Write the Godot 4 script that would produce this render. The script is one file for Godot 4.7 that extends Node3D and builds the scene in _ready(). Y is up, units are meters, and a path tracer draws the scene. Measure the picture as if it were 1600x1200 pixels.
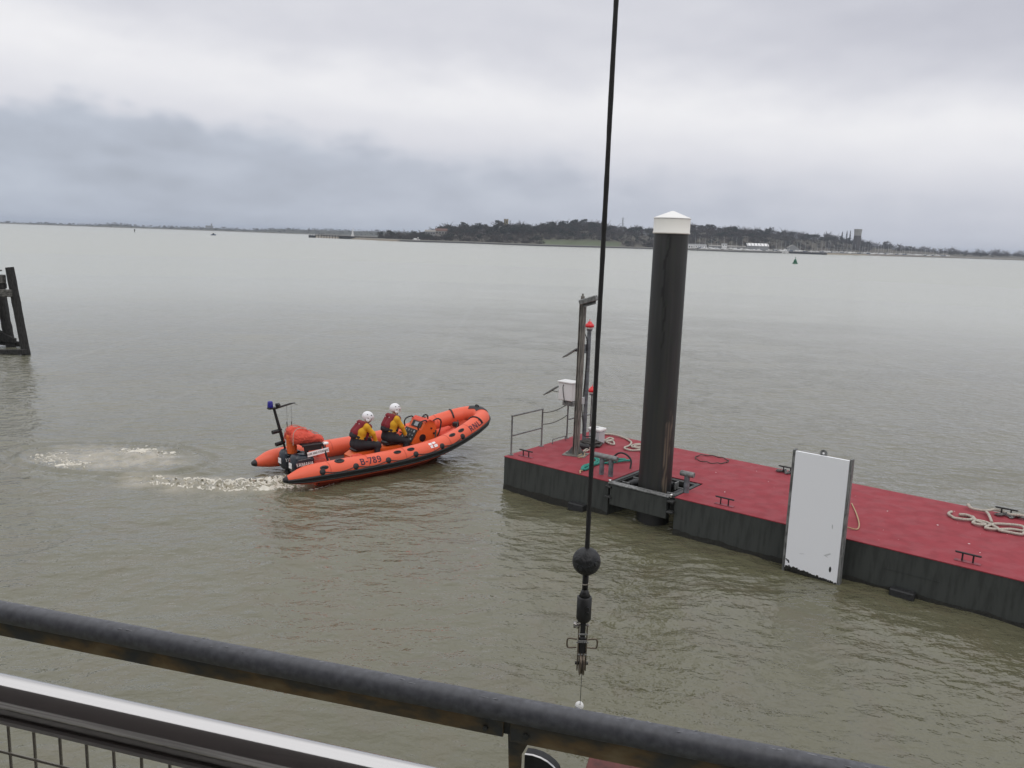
extends Node3D
# A river estuary seen from a boathouse balcony: an inflatable rescue boat with two crew passes a red pontoon.

const EYE := 6.5
var M := {}
var T := {}
var rng := RandomNumberGenerator.new()
var n_big := FastNoiseLite.new()
var n_wave := FastNoiseLite.new()
var n_foam := FastNoiseLite.new()
var pontoon_frame := Transform3D()
var boat_frame := Transform3D()


# ---------------------------------------------------------------- mesh builder
class MB:
	var st := SurfaceTool.new()

	func _init():
		st.begin(Mesh.PRIMITIVE_TRIANGLES)

	func tri(a: Vector3, b: Vector3, c: Vector3):  # counter-clockwise from outside
		st.add_vertex(a)
		st.add_vertex(c)
		st.add_vertex(b)

	func quad(a: Vector3, b: Vector3, c: Vector3, d: Vector3):
		tri(a, b, c)
		tri(a, c, d)

	func poly(p: Array, out: Vector3):
		var nn: Vector3 = (p[1] - p[0]).cross(p[2] - p[0])
		if p.size() > 3:
			nn += (p[2] - p[0]).cross(p[3] - p[0])
		for i in range(1, p.size() - 1):
			if nn.dot(out) >= 0.0:
				tri(p[0], p[i], p[i + 1])
			else:
				tri(p[0], p[i + 1], p[i])

	func flat(on := true):
		st.set_smooth_group(-1 if on else 0)

	func box(c: Vector3, s: Vector3, b := Basis(), ch := 0.0):
		flat()
		var h := s * 0.5
		ch = minf(ch, minf(h.x, minf(h.y, h.z)) * 0.9)
		for a in 3:
			var u := (a + 1) % 3
			var v := (a + 2) % 3
			for sg in [-1.0, 1.0]:
				var p := []
				for q in [[-1, -1], [1, -1], [1, 1], [-1, 1]]:
					var k := Vector3()
					k[a] = sg * h[a]
					k[u] = q[0] * (h[u] - ch)
					k[v] = q[1] * (h[v] - ch)
					p.append(c + b * k)
				var o := Vector3()
				o[a] = sg
				poly(p, b * o)
				if ch > 0.0:
					for s2 in [-1.0, 1.0]:
						var e := []
						for q in [[0, -1], [0, 1], [1, 1], [1, -1]]:
							var k := Vector3()
							k[a] = sg * (h[a] - (ch if q[0] else 0.0))
							k[u] = s2 * (h[u] - (0.0 if q[0] else ch))
							k[v] = q[1] * (h[v] - ch)
							e.append(c + b * k)
						var o2 := Vector3()
						o2[a] = sg
						o2[u] = s2
						poly(e, b * o2)
		if ch > 0.0:
			for x in [-1.0, 1.0]:
				for y in [-1.0, 1.0]:
					for z in [-1.0, 1.0]:
						var o3 := Vector3(x, y, z)
						poly([c + b * (o3 * (h - Vector3(0, ch, ch))), c + b * (o3 * (h - Vector3(ch, 0, ch))), c + b * (o3 * (h - Vector3(ch, ch, 0)))], b * o3)

	func tube(pts: Array, r, seg := 8, caps := true, squash := Vector2.ONE):
		flat(false)
		var rings := []
		var t0: Vector3 = (pts[1] - pts[0]).normalized()
		var u := t0.cross(Vector3.UP)
		if u.length() < 0.05:
			u = t0.cross(Vector3.RIGHT)
		u = u.normalized()
		for i in pts.size():
			var t: Vector3 = (pts[mini(i + 1, pts.size() - 1)] - pts[maxi(i - 1, 0)]).normalized()
			u = (u - t * u.dot(t)).normalized()
			var v := t.cross(u)
			var rr: float = r[i] if r is Array else r
			var ring := []
			for k in seg:
				var a := TAU * k / seg
				ring.append(pts[i] + u * (cos(a) * rr * squash.x) + v * (sin(a) * rr * squash.y))
			rings.append(ring)
		for i in rings.size() - 1:
			for k in seg:
				var k2 := (k + 1) % seg
				quad(rings[i][k], rings[i][k2], rings[i + 1][k2], rings[i + 1][k])
		if caps:
			flat()
			var e := rings.size() - 1
			var back: Array = rings[0].duplicate()
			poly(back, -t0)
			poly(rings[e], (pts[e] - pts[e - 1]))
		flat()

	func cyl(a: Vector3, b: Vector3, r: float, seg := 12):
		tube([a, b], r, seg)

	func lathe(prof: Array, seg := 16, xf := Transform3D(), smooth := true):
		flat(not smooth)
		for i in prof.size() - 1:
			for k in seg:
				var a := TAU * k / seg
				var b := TAU * (k + 1) / seg
				var p: Vector2 = prof[i]
				var q: Vector2 = prof[i + 1]
				var p0 := xf * Vector3(p.x * cos(a), p.y, -p.x * sin(a))
				var p1 := xf * Vector3(p.x * cos(b), p.y, -p.x * sin(b))
				var q0 := xf * Vector3(q.x * cos(a), q.y, -q.x * sin(a))
				var q1 := xf * Vector3(q.x * cos(b), q.y, -q.x * sin(b))
				if p.x > 1e-5:
					tri(p0, p1, q1)
				if q.x > 1e-5:
					tri(p0, q1, q0)
		flat()

	# a closed outline (x, y) drawn out along z from z0 to z1
	func prism(outline: Array, z0: float, z1: float, xf := Transform3D()):
		flat()
		var c := Vector2()
		for p in outline:
			c += p / outline.size()
		var packed := PackedVector2Array(outline)
		var idx := Geometry2D.triangulate_polygon(packed)
		for z in [z0, z1]:
			var o := xf.basis * Vector3(0, 0, 1.0 if z == maxf(z0, z1) else -1.0)
			for i in range(0, idx.size(), 3):
				var pp := []
				for k in 3:
					pp.append(xf * Vector3(packed[idx[i + k]].x, packed[idx[i + k]].y, z))
				poly(pp, o)
		var ccw := not Geometry2D.is_polygon_clockwise(packed)
		for i in outline.size():
			var a: Vector2 = outline[i]
			var b: Vector2 = outline[(i + 1) % outline.size()]
			var d := b - a
			var nn := Vector3(d.y, -d.x, 0)  # right of the edge
			if Geometry2D.is_point_in_polygon((a + b) * 0.5 + Vector2(nn.x, nn.y).normalized() * 1e-4, packed):
				nn = -nn
			poly([xf * Vector3(a.x, a.y, z0), xf * Vector3(b.x, b.y, z0), xf * Vector3(b.x, b.y, z1), xf * Vector3(a.x, a.y, z1)], xf.basis * nn)

	func blob(c: Vector3, s: Vector3, b := Basis(), seg := 12, rows := 7):
		var prof := []
		for i in rows + 1:
			var a := PI * i / rows
			prof.append(Vector2(maxf(sin(a), 0.0) if i > 0 and i < rows else 0.0, -cos(a)))
		lathe(prof, seg, Transform3D(b * Basis.from_scale(s), c))


func commit(mb: MB, called: String, m: Material, parent: Node = self) -> MeshInstance3D:
	mb.st.generate_normals()
	return put(mb.st.commit(), called, m, parent)


func put(mesh: Mesh, called: String, m: Material, parent: Node = self) -> MeshInstance3D:
	var o := MeshInstance3D.new()
	o.name = called
	o.mesh = mesh
	o.material_override = m
	parent.add_child(o, true)
	return o


func tag(o: Node, label: String, category: String, group := "", kind := "") -> Node:
	if label:
		o.set_meta("label", label)
	if category:
		o.set_meta("category", category)
	if group:
		o.set_meta("group", group)
	if kind:
		o.set_meta("kind", kind)
	return o


func thing(called: String, label: String, category: String, xf := Transform3D(), group := "") -> Node3D:
	var o := Node3D.new()
	o.name = called
	add_child(o, true)
	o.transform = xf
	tag(o, label, category, group)
	return o


func at(x: float, y: float, z: float, turn := 0.0) -> Transform3D:
	return Transform3D(Basis(Vector3.UP, turn), Vector3(x, y, z))


func copy_of(o: Node3D, xf: Transform3D, label := "") -> Node3D:
	var c: Node3D = o.duplicate()
	c.name = String(o.name).rstrip("0123456789")
	add_child(c, true)
	c.transform = xf
	if label:
		c.set_meta("label", label)
	return c


func smooth_path(pts: Array, per := 6) -> Array:  # Catmull-Rom through the points
	var out := []
	for i in pts.size() - 1:
		var a = pts[maxi(i - 1, 0)]
		var b = pts[i]
		var c = pts[i + 1]
		var d = pts[mini(i + 2, pts.size() - 1)]
		for k in per:
			var t := float(k) / per
			out.append(0.5 * ((2.0 * b) + (c - a) * t + (2.0 * a - 5.0 * b + 4.0 * c - d) * t * t + (3.0 * b - a - 3.0 * c + d) * t * t * t))
	out.append(pts[-1])
	return out


# ---------------------------------------------------------------- materials
func noise_tex(key: String, size: int, freq: float, ramp: Array, octaves := 4, normal := 0.0, kind := FastNoiseLite.TYPE_SIMPLEX_SMOOTH, sd := 1) -> NoiseTexture2D:
	var f := FastNoiseLite.new()
	f.seed = sd
	f.noise_type = kind
	f.frequency = freq
	f.fractal_octaves = octaves
	f.fractal_gain = 0.55
	var t := NoiseTexture2D.new()
	t.width = size
	t.height = size
	t.seamless = true
	t.noise = f
	if normal > 0.0:
		t.as_normal_map = true
		t.bump_strength = normal
	if ramp:
		var g := Gradient.new()
		g.offsets = PackedFloat32Array(ramp.map(func(e): return e[0]))
		g.colors = PackedColorArray(ramp.map(func(e): return e[1]))
		t.color_ramp = g
	T[key] = t
	return t


func mat(key: String, r: float, g: float, b: float, rough := 0.7, metal := 0.0, tex := "", sc := Vector3.ONE, bump := "", depth := 0.3) -> StandardMaterial3D:
	var m := StandardMaterial3D.new()
	m.resource_name = key
	m.albedo_color = Color(r, g, b).linear_to_srgb()
	m.roughness = rough
	m.metallic = metal
	if tex or bump:
		m.uv1_triplanar = true
		m.uv1_scale = sc
	if tex:
		m.albedo_texture = T[tex]
	if bump:
		m.heightmap_enabled = true
		m.heightmap_texture = T[bump]
		m.heightmap_scale = depth
	M[key] = m
	return m


func tinted(key: String, rough := 0.8, metal := 0.0) -> StandardMaterial3D:  # colour comes from the vertices
	var m := mat(key, 1, 1, 1, rough, metal)
	m.vertex_color_use_as_albedo = true
	return m


func grey(v: float) -> Color:
	return Color(v, v, v)


func make_materials():
	noise_tex("blotch", 512, 0.012, [[0.25, grey(0.74)], [0.5, grey(0.9)], [0.75, grey(1.0)]], 5)
	noise_tex("stains", 512, 0.01, [[0.2, grey(0.66)], [0.45, grey(0.88)], [0.7, grey(1.0)]], 5, 0.0, FastNoiseLite.TYPE_SIMPLEX_SMOOTH, 5)
	noise_tex("deck_wear", 1024, 0.006, [[0.18, Color(0.93, 0.91, 0.91)], [0.42, Color(0.97, 0.965, 0.965)], [0.6, Color(1, 1, 1)], [0.85, Color(1.0, 0.99, 0.99)]], 6, 0.0, FastNoiseLite.TYPE_SIMPLEX_SMOOTH, 9)
	noise_tex("rust", 512, 0.012, [[0.2, Color(0.24, 0.25, 0.25)], [0.42, Color(0.34, 0.31, 0.25)], [0.62, Color(0.45, 0.37, 0.25)], [0.9, Color(0.52, 0.46, 0.34)]], 6, 0.0, FastNoiseLite.TYPE_SIMPLEX_SMOOTH, 23)
	noise_tex("scuffs", 512, 0.02, [[0.22, grey(0.76)], [0.45, grey(0.86)], [0.6, grey(0.9)], [0.72, grey(0.97)], [0.8, grey(1.0)]], 5, 0.0, FastNoiseLite.TYPE_SIMPLEX_SMOOTH, 31)
	noise_tex("streaks", 512, 0.012, [[0.2, grey(0.83)], [0.45, grey(0.94)], [0.7, grey(1.0)]], 5, 0.0, FastNoiseLite.TYPE_SIMPLEX_SMOOTH, 15)
	noise_tex("wet", 512, 0.008, [[0.3, grey(0.68)], [0.5, grey(0.78)], [0.75, grey(0.84)]], 5, 0.0, FastNoiseLite.TYPE_SIMPLEX_SMOOTH, 19)
	noise_tex("grain", 512, 0.05, [], 4)
	noise_tex("lumps", 512, 0.012, [], 4)
	noise_tex("wood", 512, 0.02, [[0.2, grey(0.45)], [0.5, grey(0.8)], [0.8, grey(1.0)]], 5, 0.0, FastNoiseLite.TYPE_SIMPLEX_SMOOTH, 3)
	noise_tex("ripples", 1024, 0.0105, [], 5, 9.0, FastNoiseLite.TYPE_SIMPLEX_SMOOTH, 77)
	# the pontoon
	mat("deck_red", 0.275, 0.029, 0.041, 0.78, 0.0, "deck_wear", Vector3.ONE * 0.35, "grain", 0.12)
	M.deck_red.roughness = 1.0
	M.deck_red.roughness_texture = T.wet
	mat("red_trim", 0.24, 0.03, 0.045, 0.55, 0.0, "blotch")
	mat("hull_dark", 0.043, 0.048, 0.044, 0.6, 0.0, "streaks", Vector3(1.1, 0.22, 1.1), "lumps", 0.3)
	mat("weed_dark", 0.018, 0.018, 0.012, 0.55, 0.0, "stains", Vector3.ONE * 2.0, "grain", 2.0)
	mat("rubber", 0.022, 0.023, 0.024, 0.6, 0.0, "blotch", Vector3.ONE * 2.0)
	mat("steel_dark", 0.06, 0.062, 0.06, 0.5, 0.5, "stains", Vector3.ONE)
	mat("galv", 0.27, 0.275, 0.27, 0.5, 0.35, "blotch", Vector3.ONE * 1.5)
	mat("galv_dark", 0.235, 0.24, 0.235, 0.5, 0.3, "stains", Vector3(2, 0.6, 2))
	mat("grey_pipe", 0.16, 0.175, 0.19, 0.5, 0.0, "blotch")
	mat("post_brown", 0.23, 0.215, 0.19, 0.55, 0.2, "stains", Vector3(2, 0.4, 2))
	mat("white_paint", 0.78, 0.78, 0.76, 0.45, 0.0, "blotch", Vector3.ONE * 0.4)
	M.white_paint.albedo_texture = null
	mat("cap_cream", 0.80, 0.79, 0.74, 0.5)
	mat("board_white", 0.82, 0.835, 0.86, 0.42)
	mat("box_white", 0.75, 0.75, 0.74, 0.45)
	mat("box_grey", 0.5, 0.51, 0.52, 0.5)
	mat("glass_red", 0.65, 0.02, 0.025, 0.15)
	mat("solar", 0.15, 0.16, 0.165, 0.3)
	mat("black", 0.012, 0.012, 0.013, 0.5)
	mat("black_gloss", 0.012, 0.014, 0.018, 0.25)
	mat("rope_white", 0.62, 0.57, 0.49, 0.9, 0.0, "blotch", Vector3.ONE * 4.0, "grain", 1.0)
	mat("rope_tan", 0.42, 0.3, 0.18, 0.9)
	mat("rope_green", 0.03, 0.28, 0.22, 0.8, 0.0, "blotch", Vector3.ONE * 5.0)
	mat("rope_dark", 0.06, 0.055, 0.05, 0.9)
	tinted("pile_skin", 0.5)
	# the boat
	mat("tube_orange", 0.76, 0.115, 0.052, 0.45, 0.0, "blotch", Vector3.ONE * 0.7)
	M.tube_orange.albedo_texture = null
	mat("seam_orange", 0.60, 0.075, 0.035, 0.55)
	mat("hull_orange", 0.42, 0.055, 0.025, 0.45)
	mat("bag_orange", 0.68, 0.085, 0.05, 0.75, 0.0, "", Vector3.ONE * 1.6, "lumps", 4.0)
	mat("console_orange", 0.68, 0.115, 0.02, 0.45)
	mat("navy_gloss", 0.014, 0.02, 0.03, 0.22)
	mat("decal_white", 0.8, 0.8, 0.8, 0.5)
	mat("lettering", 0.06, 0.012, 0.03, 0.6)
	mat("blue_lamp", 0.015, 0.012, 0.22, 0.15)
	mat("floor_dark", 0.07, 0.05, 0.045, 0.7)
	mat("screen", 0.3, 0.34, 0.36, 0.2)
	tinted("cloth", 0.8)
	mat("helmet_white", 0.78, 0.78, 0.8, 0.3)
	var v := mat("visor", 0.75, 0.78, 0.8, 0.05)
	v.albedo_color.a = 0.25
	v.transparency = BaseMaterial3D.TRANSPARENCY_ALPHA
	# the balcony
	mat("rail_rubber", 0.115, 0.12, 0.136, 0.46, 0.0, "scuffs", Vector3(2, 2, 2), "lumps", 0.10)
	mat("rail_glint", 0.26, 0.265, 0.28, 0.6)  # pale colour of the glints painted on the rubber rail
	mat("rust_plate", 1.0, 1.0, 1.0, 0.6, 0.0, "rust", Vector3(0.5, 1.2, 0.5))
	mat("stainless", 0.60, 0.59, 0.58, 0.11, 1.0)
	mat("stainless_dull", 0.34, 0.33, 0.32, 0.3, 1.0)
	mat("red_beam", 0.14, 0.032, 0.025, 0.6, 0.0, "stains", Vector3.ONE * 2.0)
	mat("cable_black", 0.012, 0.012, 0.012, 0.55, 0.0, "", Vector3.ONE * 12.0, "grain", 0.6)
	mat("ball_black", 0.02, 0.021, 0.024, 0.55, 0.0, "scuffs", Vector3.ONE * 3.0, "lumps", 1.2)
	mat("brass_dark", 0.16, 0.13, 0.10, 0.4, 0.7)
	mat("wire_steel", 0.30, 0.285, 0.24, 0.4, 0.6)
	# far things
	mat("timber_dark", 0.035, 0.034, 0.032, 0.85, 0.0, "wood", Vector3(1.5, 0.35, 1.5), "wood", 3.0)
	mat("timber_grey", 0.16, 0.155, 0.14, 0.85, 0.0, "wood", Vector3(0.4, 2.0, 0.4), "wood", 2.0)
	tinted("foliage", 0.85)
	tinted("ground", 0.9)
	mat("bark", 0.07, 0.06, 0.05, 0.9)
	mat("stone_yellow", 0.30, 0.26, 0.17, 0.9, 0.0, "blotch", Vector3.ONE * 0.2)
	mat("wall_brown", 0.13, 0.11, 0.105, 0.8, 0.0, "wood", Vector3(0.5, 4.0, 0.5))
	mat("concrete", 0.36, 0.35, 0.33, 0.8, 0.0, "blotch", Vector3.ONE * 0.2)
	mat("brick_dark", 0.085, 0.075, 0.07, 0.9, 0.0, "stains", Vector3.ONE * 0.2)
	mat("roof_red", 0.13, 0.075, 0.06, 0.85)
	mat("roof_pale", 0.25, 0.24, 0.22, 0.8)
	mat("window_dark", 0.03, 0.035, 0.04, 0.2)
	mat("wall_grey", 0.24, 0.245, 0.245, 0.8)
	mat("mast_metal", 0.5, 0.5, 0.5, 0.4, 0.4)
	mat("boat_white", 0.75, 0.75, 0.74, 0.4)
	mat("boat_blue", 0.05, 0.08, 0.14, 0.4)
	mat("buoy_green", 0.01, 0.10, 0.05, 0.5)
	tinted("foam", 0.6)
	var w := tinted("water", 0.045)
	w.metallic_specular = 0.56
	w.normal_enabled = true
	w.normal_texture = T.ripples
	w.normal_scale = 1.0
	w.uv1_triplanar = true
	w.uv1_world_triplanar = true
	w.uv1_scale = Vector3(1.0 / 9.0, 1.0, 1.0 / 5.5)


# ---------------------------------------------------------------- sky
func make_sky() -> ImageTexture:
	var w := 2048
	var h := 1024
	var data := PackedFloat32Array()
	data.resize(w * h * 3)
	var c1 := FastNoiseLite.new()
	c1.seed = 11
	c1.frequency = 1.0
	c1.fractal_octaves = 5
	var c2 := FastNoiseLite.new()
	c2.seed = 29
	c2.frequency = 1.0
	c2.fractal_octaves = 5
	for j in h:
		var el := PI * (0.5 - (j + 0.5) / h)
		var deg := rad_to_deg(el)
		var cy := sin(el)
		var ch := cos(el)
		if deg < -1.0:
			for i in w:
				var q := (j * w + i) * 3
				data[q] = 0.30
				data[q + 1] = 0.31
				data[q + 2] = 0.30
			continue
		var up := 0.70 + 0.46 * smoothstep(14.0, 42.0, deg)
		for i in w:
			var az := wrapf(TAU * (i + 0.5) / w, -PI, PI)  # 0 is straight ahead (-z), positive to the right
			var dx := sin(az) * ch
			var dz := -cos(az) * ch
			var k := 1.0 / (maxf(cy, 0.0) + 0.10)
			var a := c1.get_noise_3d(dx * k * 0.55, 0.0, dz * k * 0.55)
			var b := c2.get_noise_3d(dx * 7.0, cy * 19.0, dz * 7.0)
			var b2 := c2.get_noise_3d(dx * 15.0 + 40.0, cy * 42.0, dz * 15.0)
			var light := up * (1.0 + 0.05 * a + 0.05 * b + 0.03 * b2)
			light -= 0.14 * exp(-pow((az - 0.62) / 0.42, 2.0)) * smoothstep(8.5, 14.0, deg) * smoothstep(50.0, 25.0, deg)
			# a pale band under the deck of cloud, all round
			var pale := exp(-pow((deg - 8.7 - 1.2 * a - 0.8 * b + 3.0 * sin(az)) / 2.3, 2.0))
			light += 0.15 * pale
			# the low bank of darker cloud, thickest ahead to the left
			var side := pow(0.5 + 0.5 * cos(az + 0.75), 3.0)
			var top := 1.2 + 6.1 * side + 0.9 * c2.get_noise_2d(az * 6.0, 3.0) + 0.8 * b + 0.6 * b2
			var bank := smoothstep(top + 0.45 + (1.0 - side) * 3.0, top - 0.5 - (1.0 - side) * 3.0, deg)
			var depth := (0.10 + 0.21 * side) * (0.9 + 0.5 * b + 0.25 * b2)
			light *= 1.0 - bank * depth
			var dull := clampf((0.86 - light) * 3.0, 0.0, 1.0)
			var q2 := (j * w + i) * 3
			data[q2] = light * (1.0 - 0.06 * bank * side - 0.022 * dull)
			data[q2 + 1] = light
			data[q2 + 2] = light * (1.03 + 0.10 * dull + 0.02 * bank * side)
	return ImageTexture.create_from_image(Image.create_from_data(w, h, false, Image.FORMAT_RGBF, data.to_byte_array()))


# ---------------------------------------------------------------- water
var wake := [Vector2(-5.6, -21.25), Vector2(-6.5, -20.62), Vector2(-7.5, -20.45), Vector2(-8.7, -20.6), Vector2(-9.5, -20.85)]
const CHURN := Vector2(-11.3, -22.75)


func wake_at(x: float, z: float) -> Vector2:  # (distance from the wake's middle, how far along it 0..1)
	var p := Vector2(x, z)
	var best := 99.0
	var along := 0.0
	for i in wake.size() - 1:
		var q := Geometry2D.get_closest_point_to_segment(p, wake[i], wake[i + 1])
		var d := q.distance_to(p)
		if d < best:
			best = d
			along = (i + q.distance_to(wake[i]) / wake[i].distance_to(wake[i + 1])) / (wake.size() - 1)
	return Vector2(best, along)


func churn_at(x: float, z: float) -> float:  # 1 in the middle of the churned patch, 0 at its rim
	var p := (Vector2(x, z) - CHURN).rotated(-0.12)
	return 1.0 - Vector2(p.x / 2.5, p.y / 1.45).length()


func wave(x: float, z: float, gap: float) -> float:
	var patch := 0.75 + 0.75 * n_big.get_noise_2d(x * 0.05, z * 0.09)
	var far := clampf(1.25 - Vector2(x, z).length() / 160.0, 0.4, 1.0)
	var y := 0.0
	for o in WAVES:
		var lam: float = o[0]
		var f := clampf((lam / gap - 2.2) / 2.0, 0.0, 1.0)
		if f <= 0.0:
			break
		var ca: float = o[2]
		var sa: float = o[3]
		var u := x * ca + z * sa
		var v := z * ca - x * sa
		var am: float = o[1] * f
		if lam < 1.5:
			am *= maxf(patch, 0.25)
		y += am * n_wave.get_noise_3d(u / lam * 0.55, v / lam * 1.25, lam * 3.7)
	if x < 6.0 and x > -16.0 and z > -29.0 and z < -12.0 and gap < 0.4:
		var c := churn_at(x, z)
		if c > -0.9:
			y += 0.05 * smoothstep(-0.1, 0.4, c) * n_wave.get_noise_3d(x * 3.0, z * 4.0, 9.0)
			y += 0.05 * exp(-pow((c + 0.05) / 0.05, 2.0)) - 0.045 * exp(-pow((c + 0.17) / 0.06, 2.0)) + 0.032 * exp(-pow((c + 0.31) / 0.07, 2.0)) - 0.022 * exp(-pow((c + 0.47) / 0.08, 2.0)) + 0.012 * exp(-pow((c + 0.65) / 0.09, 2.0))
		var k := wake_at(x, z)
		if k.x < 2.2:
			y += (1.0 - 0.6 * k.y) * (0.19 * exp(-pow(k.x / 0.42, 2.0)) * (0.4 + n_wave.get_noise_3d(x * 4.0, z * 5.0, 2.0)) - 0.03 * exp(-pow((k.x - 0.75) / 0.25, 2.0)) + 0.02 * exp(-pow((k.x - 1.25) / 0.25, 2.0)))
		# the bow wave and the waves that spread from the hull
		var b := boat_frame.affine_inverse() * Vector3(x, 0, z)
		var s := absf(b.z) - (1.05 - 0.17 * maxf(b.x - 2.5, 0.0))
		if b.x > -0.5 and b.x < 6.8 and s < 1.6 and s > -0.6:
			var g := clampf(1.0 - absf(b.x - 3.2) / 3.8, 0.0, 1.0)
			y += 0.055 * g * exp(-pow((s - 0.12) / 0.2, 2.0)) - 0.035 * g * exp(-pow((s - 0.6) / 0.22, 2.0)) + 0.022 * g * exp(-pow((s - 1.05) / 0.2, 2.0))
	return y


const WAVES := [[9.0, 0.075, 0.985, 0.17], [3.6, 0.055, 0.94, -0.34], [1.5, 0.033, 0.97, 0.22], [0.75, 0.018, 0.90, -0.42], [0.36, 0.0105, 0.96, 0.28], [0.17, 0.0052, 0.92, -0.38]]


func make_water():
	var az := []
	for i in 46:
		az.append(-deg_to_rad(36.5 + 78.0 * pow(1.0 - i / 46.0, 1.5)))
	for i in 601:
		az.append(deg_to_rad(-36.5 + 73.0 * i / 600.0))
	for i in 46:
		az.append(deg_to_rad(36.5 + 78.0 * pow((i + 1) / 46.0, 1.5)))
	var rad := []
	for i in 14:
		rad.append(0.5 + 7.2 * i / 14.0)
	for i in 430:
		rad.append(EYE / tan(deg_to_rad(40.0 - 38.2 * i / 430.0)))
	for i in 40:
		rad.append(EYE / tan(deg_to_rad(1.8 * pow(1.0 - i / 40.0, 1.3) + 0.02)))
	rad.append(9000.0)
	var nc := az.size()
	var nr := rad.size()
	var pos := PackedVector3Array()
	var col := PackedColorArray()
	var nor := PackedVector3Array()
	pos.resize(nc * nr)
	col.resize(nc * nr)
	nor.resize(nc * nr)
	for j in nr:
		var r: float = rad[j]
		var gap := maxf((rad[j + 1] - r) if j + 1 < nr else r, r * 0.0022)
		for i in nc:
			var x: float = sin(az[i]) * r
			var z: float = -cos(az[i]) * r
			var g := gap
			if i < 46 or i > nc - 47:
				g = maxf(gap, r * 0.06)
			pos[j * nc + i] = Vector3(x, wave(x, z, g) if r < 900.0 else 0.0, z)
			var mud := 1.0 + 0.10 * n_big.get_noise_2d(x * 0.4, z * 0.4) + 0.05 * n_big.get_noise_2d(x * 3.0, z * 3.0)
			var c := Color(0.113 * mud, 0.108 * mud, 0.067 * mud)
			c = c.lerp(Color(0.34, 0.35, 0.30), smoothstep(20.0, 110.0, r))  # paler with distance: sky reflection on the far water put into its colour
			if x < -2.0 and x > -17.0 and z > -29.0 and z < -16.0:
				var f := smoothstep(-0.12, 0.55, churn_at(x, z) + 0.25 * n_foam.get_noise_2d(x * 0.8, z * 1.2))
				var k := wake_at(x, z)
				f = maxf(f, 0.8 * smoothstep(1.0, 0.2, k.x + 0.4 * n_foam.get_noise_2d(x * 0.8, z * 1.2)))
				f *= clampf(0.75 + 0.7 * n_foam.get_noise_2d(x * 1.6, z * 3.2), 0.1, 1.0)
				c = c.lerp(Color(0.36, 0.325, 0.245), f * 0.9)
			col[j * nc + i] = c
	for j in nr:
		for i in nc:
			var a := pos[j * nc + maxi(i - 1, 0)]
			var b := pos[j * nc + mini(i + 1, nc - 1)]
			var c := pos[maxi(j - 1, 0) * nc + i]
			var d := pos[mini(j + 1, nr - 1) * nc + i]
			nor[j * nc + i] = (b - a).cross(d - c).normalized()
	# one sheet in rings: with distance the ripples grow too small to see one by one, and roughen the surface instead
	var m := ArrayMesh.new()
	var from := 0
	var looks := []
	for ring in [[26.0, 0.045], [38.0, 0.075], [55.0, 0.105], [80.0, 0.135], [120.0, 0.165], [200.0, 0.20], [9e9, 0.24]]:
		var to := from
		while to < nr - 1 and rad[to] < ring[0]:
			to += 1
		var idx := PackedInt32Array()
		idx.resize((nc - 1) * (to - from) * 6)
		var q := 0
		for j in to - from:
			for i in nc - 1:
				var o := j * nc + i
				for e in [o, o + nc, o + nc + 1, o, o + nc + 1, o + 1]:
					idx[q] = e
					q += 1
		var arr := []
		arr.resize(Mesh.ARRAY_MAX)
		arr[Mesh.ARRAY_VERTEX] = pos.slice(from * nc, (to + 1) * nc)
		arr[Mesh.ARRAY_NORMAL] = nor.slice(from * nc, (to + 1) * nc)
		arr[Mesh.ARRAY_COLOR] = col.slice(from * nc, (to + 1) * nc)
		arr[Mesh.ARRAY_INDEX] = idx
		m.add_surface_from_arrays(Mesh.PRIMITIVE_TRIANGLES, arr)
		var w: StandardMaterial3D = M.water.duplicate()
		w.roughness = ring[1]
		looks.append(w)
		from = to
	var sheet := put(m, "water", null)
	for i in looks.size():
		m.surface_set_material(i, looks[i])
	tag(sheet, "muddy grey brown estuary water with small ripples", "water", "", "structure")


func foam_cells(mb: MB, x0: float, x1: float, z0: float, z1: float, cell: float, density: Callable):
	var nx := int((x1 - x0) / cell)
	var nz := int((z1 - z0) / cell)
	mb.flat(false)
	var has := {}
	for j in nz:
		for i in nx:
			var x := x0 + i * cell
			var z := z0 + j * cell
			var d: float = density.call(x, z)
			if d <= 0.0:
				continue
			var lace := 0.5 + 0.22 * n_foam.get_noise_2d(x * 1.2, z * 1.8) + 0.32 * n_foam.get_noise_2d(x * 4.0, z * 5.5) + 0.42 * n_foam.get_noise_2d(x * 13.0, z * 17.0)
			if lace < 1.0 - d:
				continue
			has[Vector2i(i, j)] = true
	var height := func(i: int, j: int) -> Vector3:
		var x := x0 + i * cell + cell * 0.35 * n_foam.get_noise_2d(i * 9.7, j * 7.1)
		var z := z0 + j * cell + cell * 0.35 * n_foam.get_noise_2d(i * 5.3 + 80.0, j * 8.9)
		var inside := 0
		for e in [Vector2i(i, j), Vector2i(i - 1, j), Vector2i(i, j - 1), Vector2i(i - 1, j - 1)]:
			if has.has(e):
				inside += 1
		return Vector3(x, wave(x, z, 0.09) + (0.010 + 0.022 * absf(n_foam.get_noise_2d(x * 4.0, z * 4.0)) if inside == 4 else -0.006), z)
	for e in has:
		var v := 0.5 + 0.6 * n_foam.get_noise_2d((x0 + e.x * cell) * 6.0 + 9.0, (z0 + e.y * cell) * 8.0)
		mb.st.set_color(Color(0.42, 0.38, 0.30).lerp(Color(0.76, 0.74, 0.67), clampf(v, 0.0, 1.0)))
		mb.quad(height.call(e.x, e.y), height.call(e.x, e.y + 1), height.call(e.x + 1, e.y + 1), height.call(e.x + 1, e.y))


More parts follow.
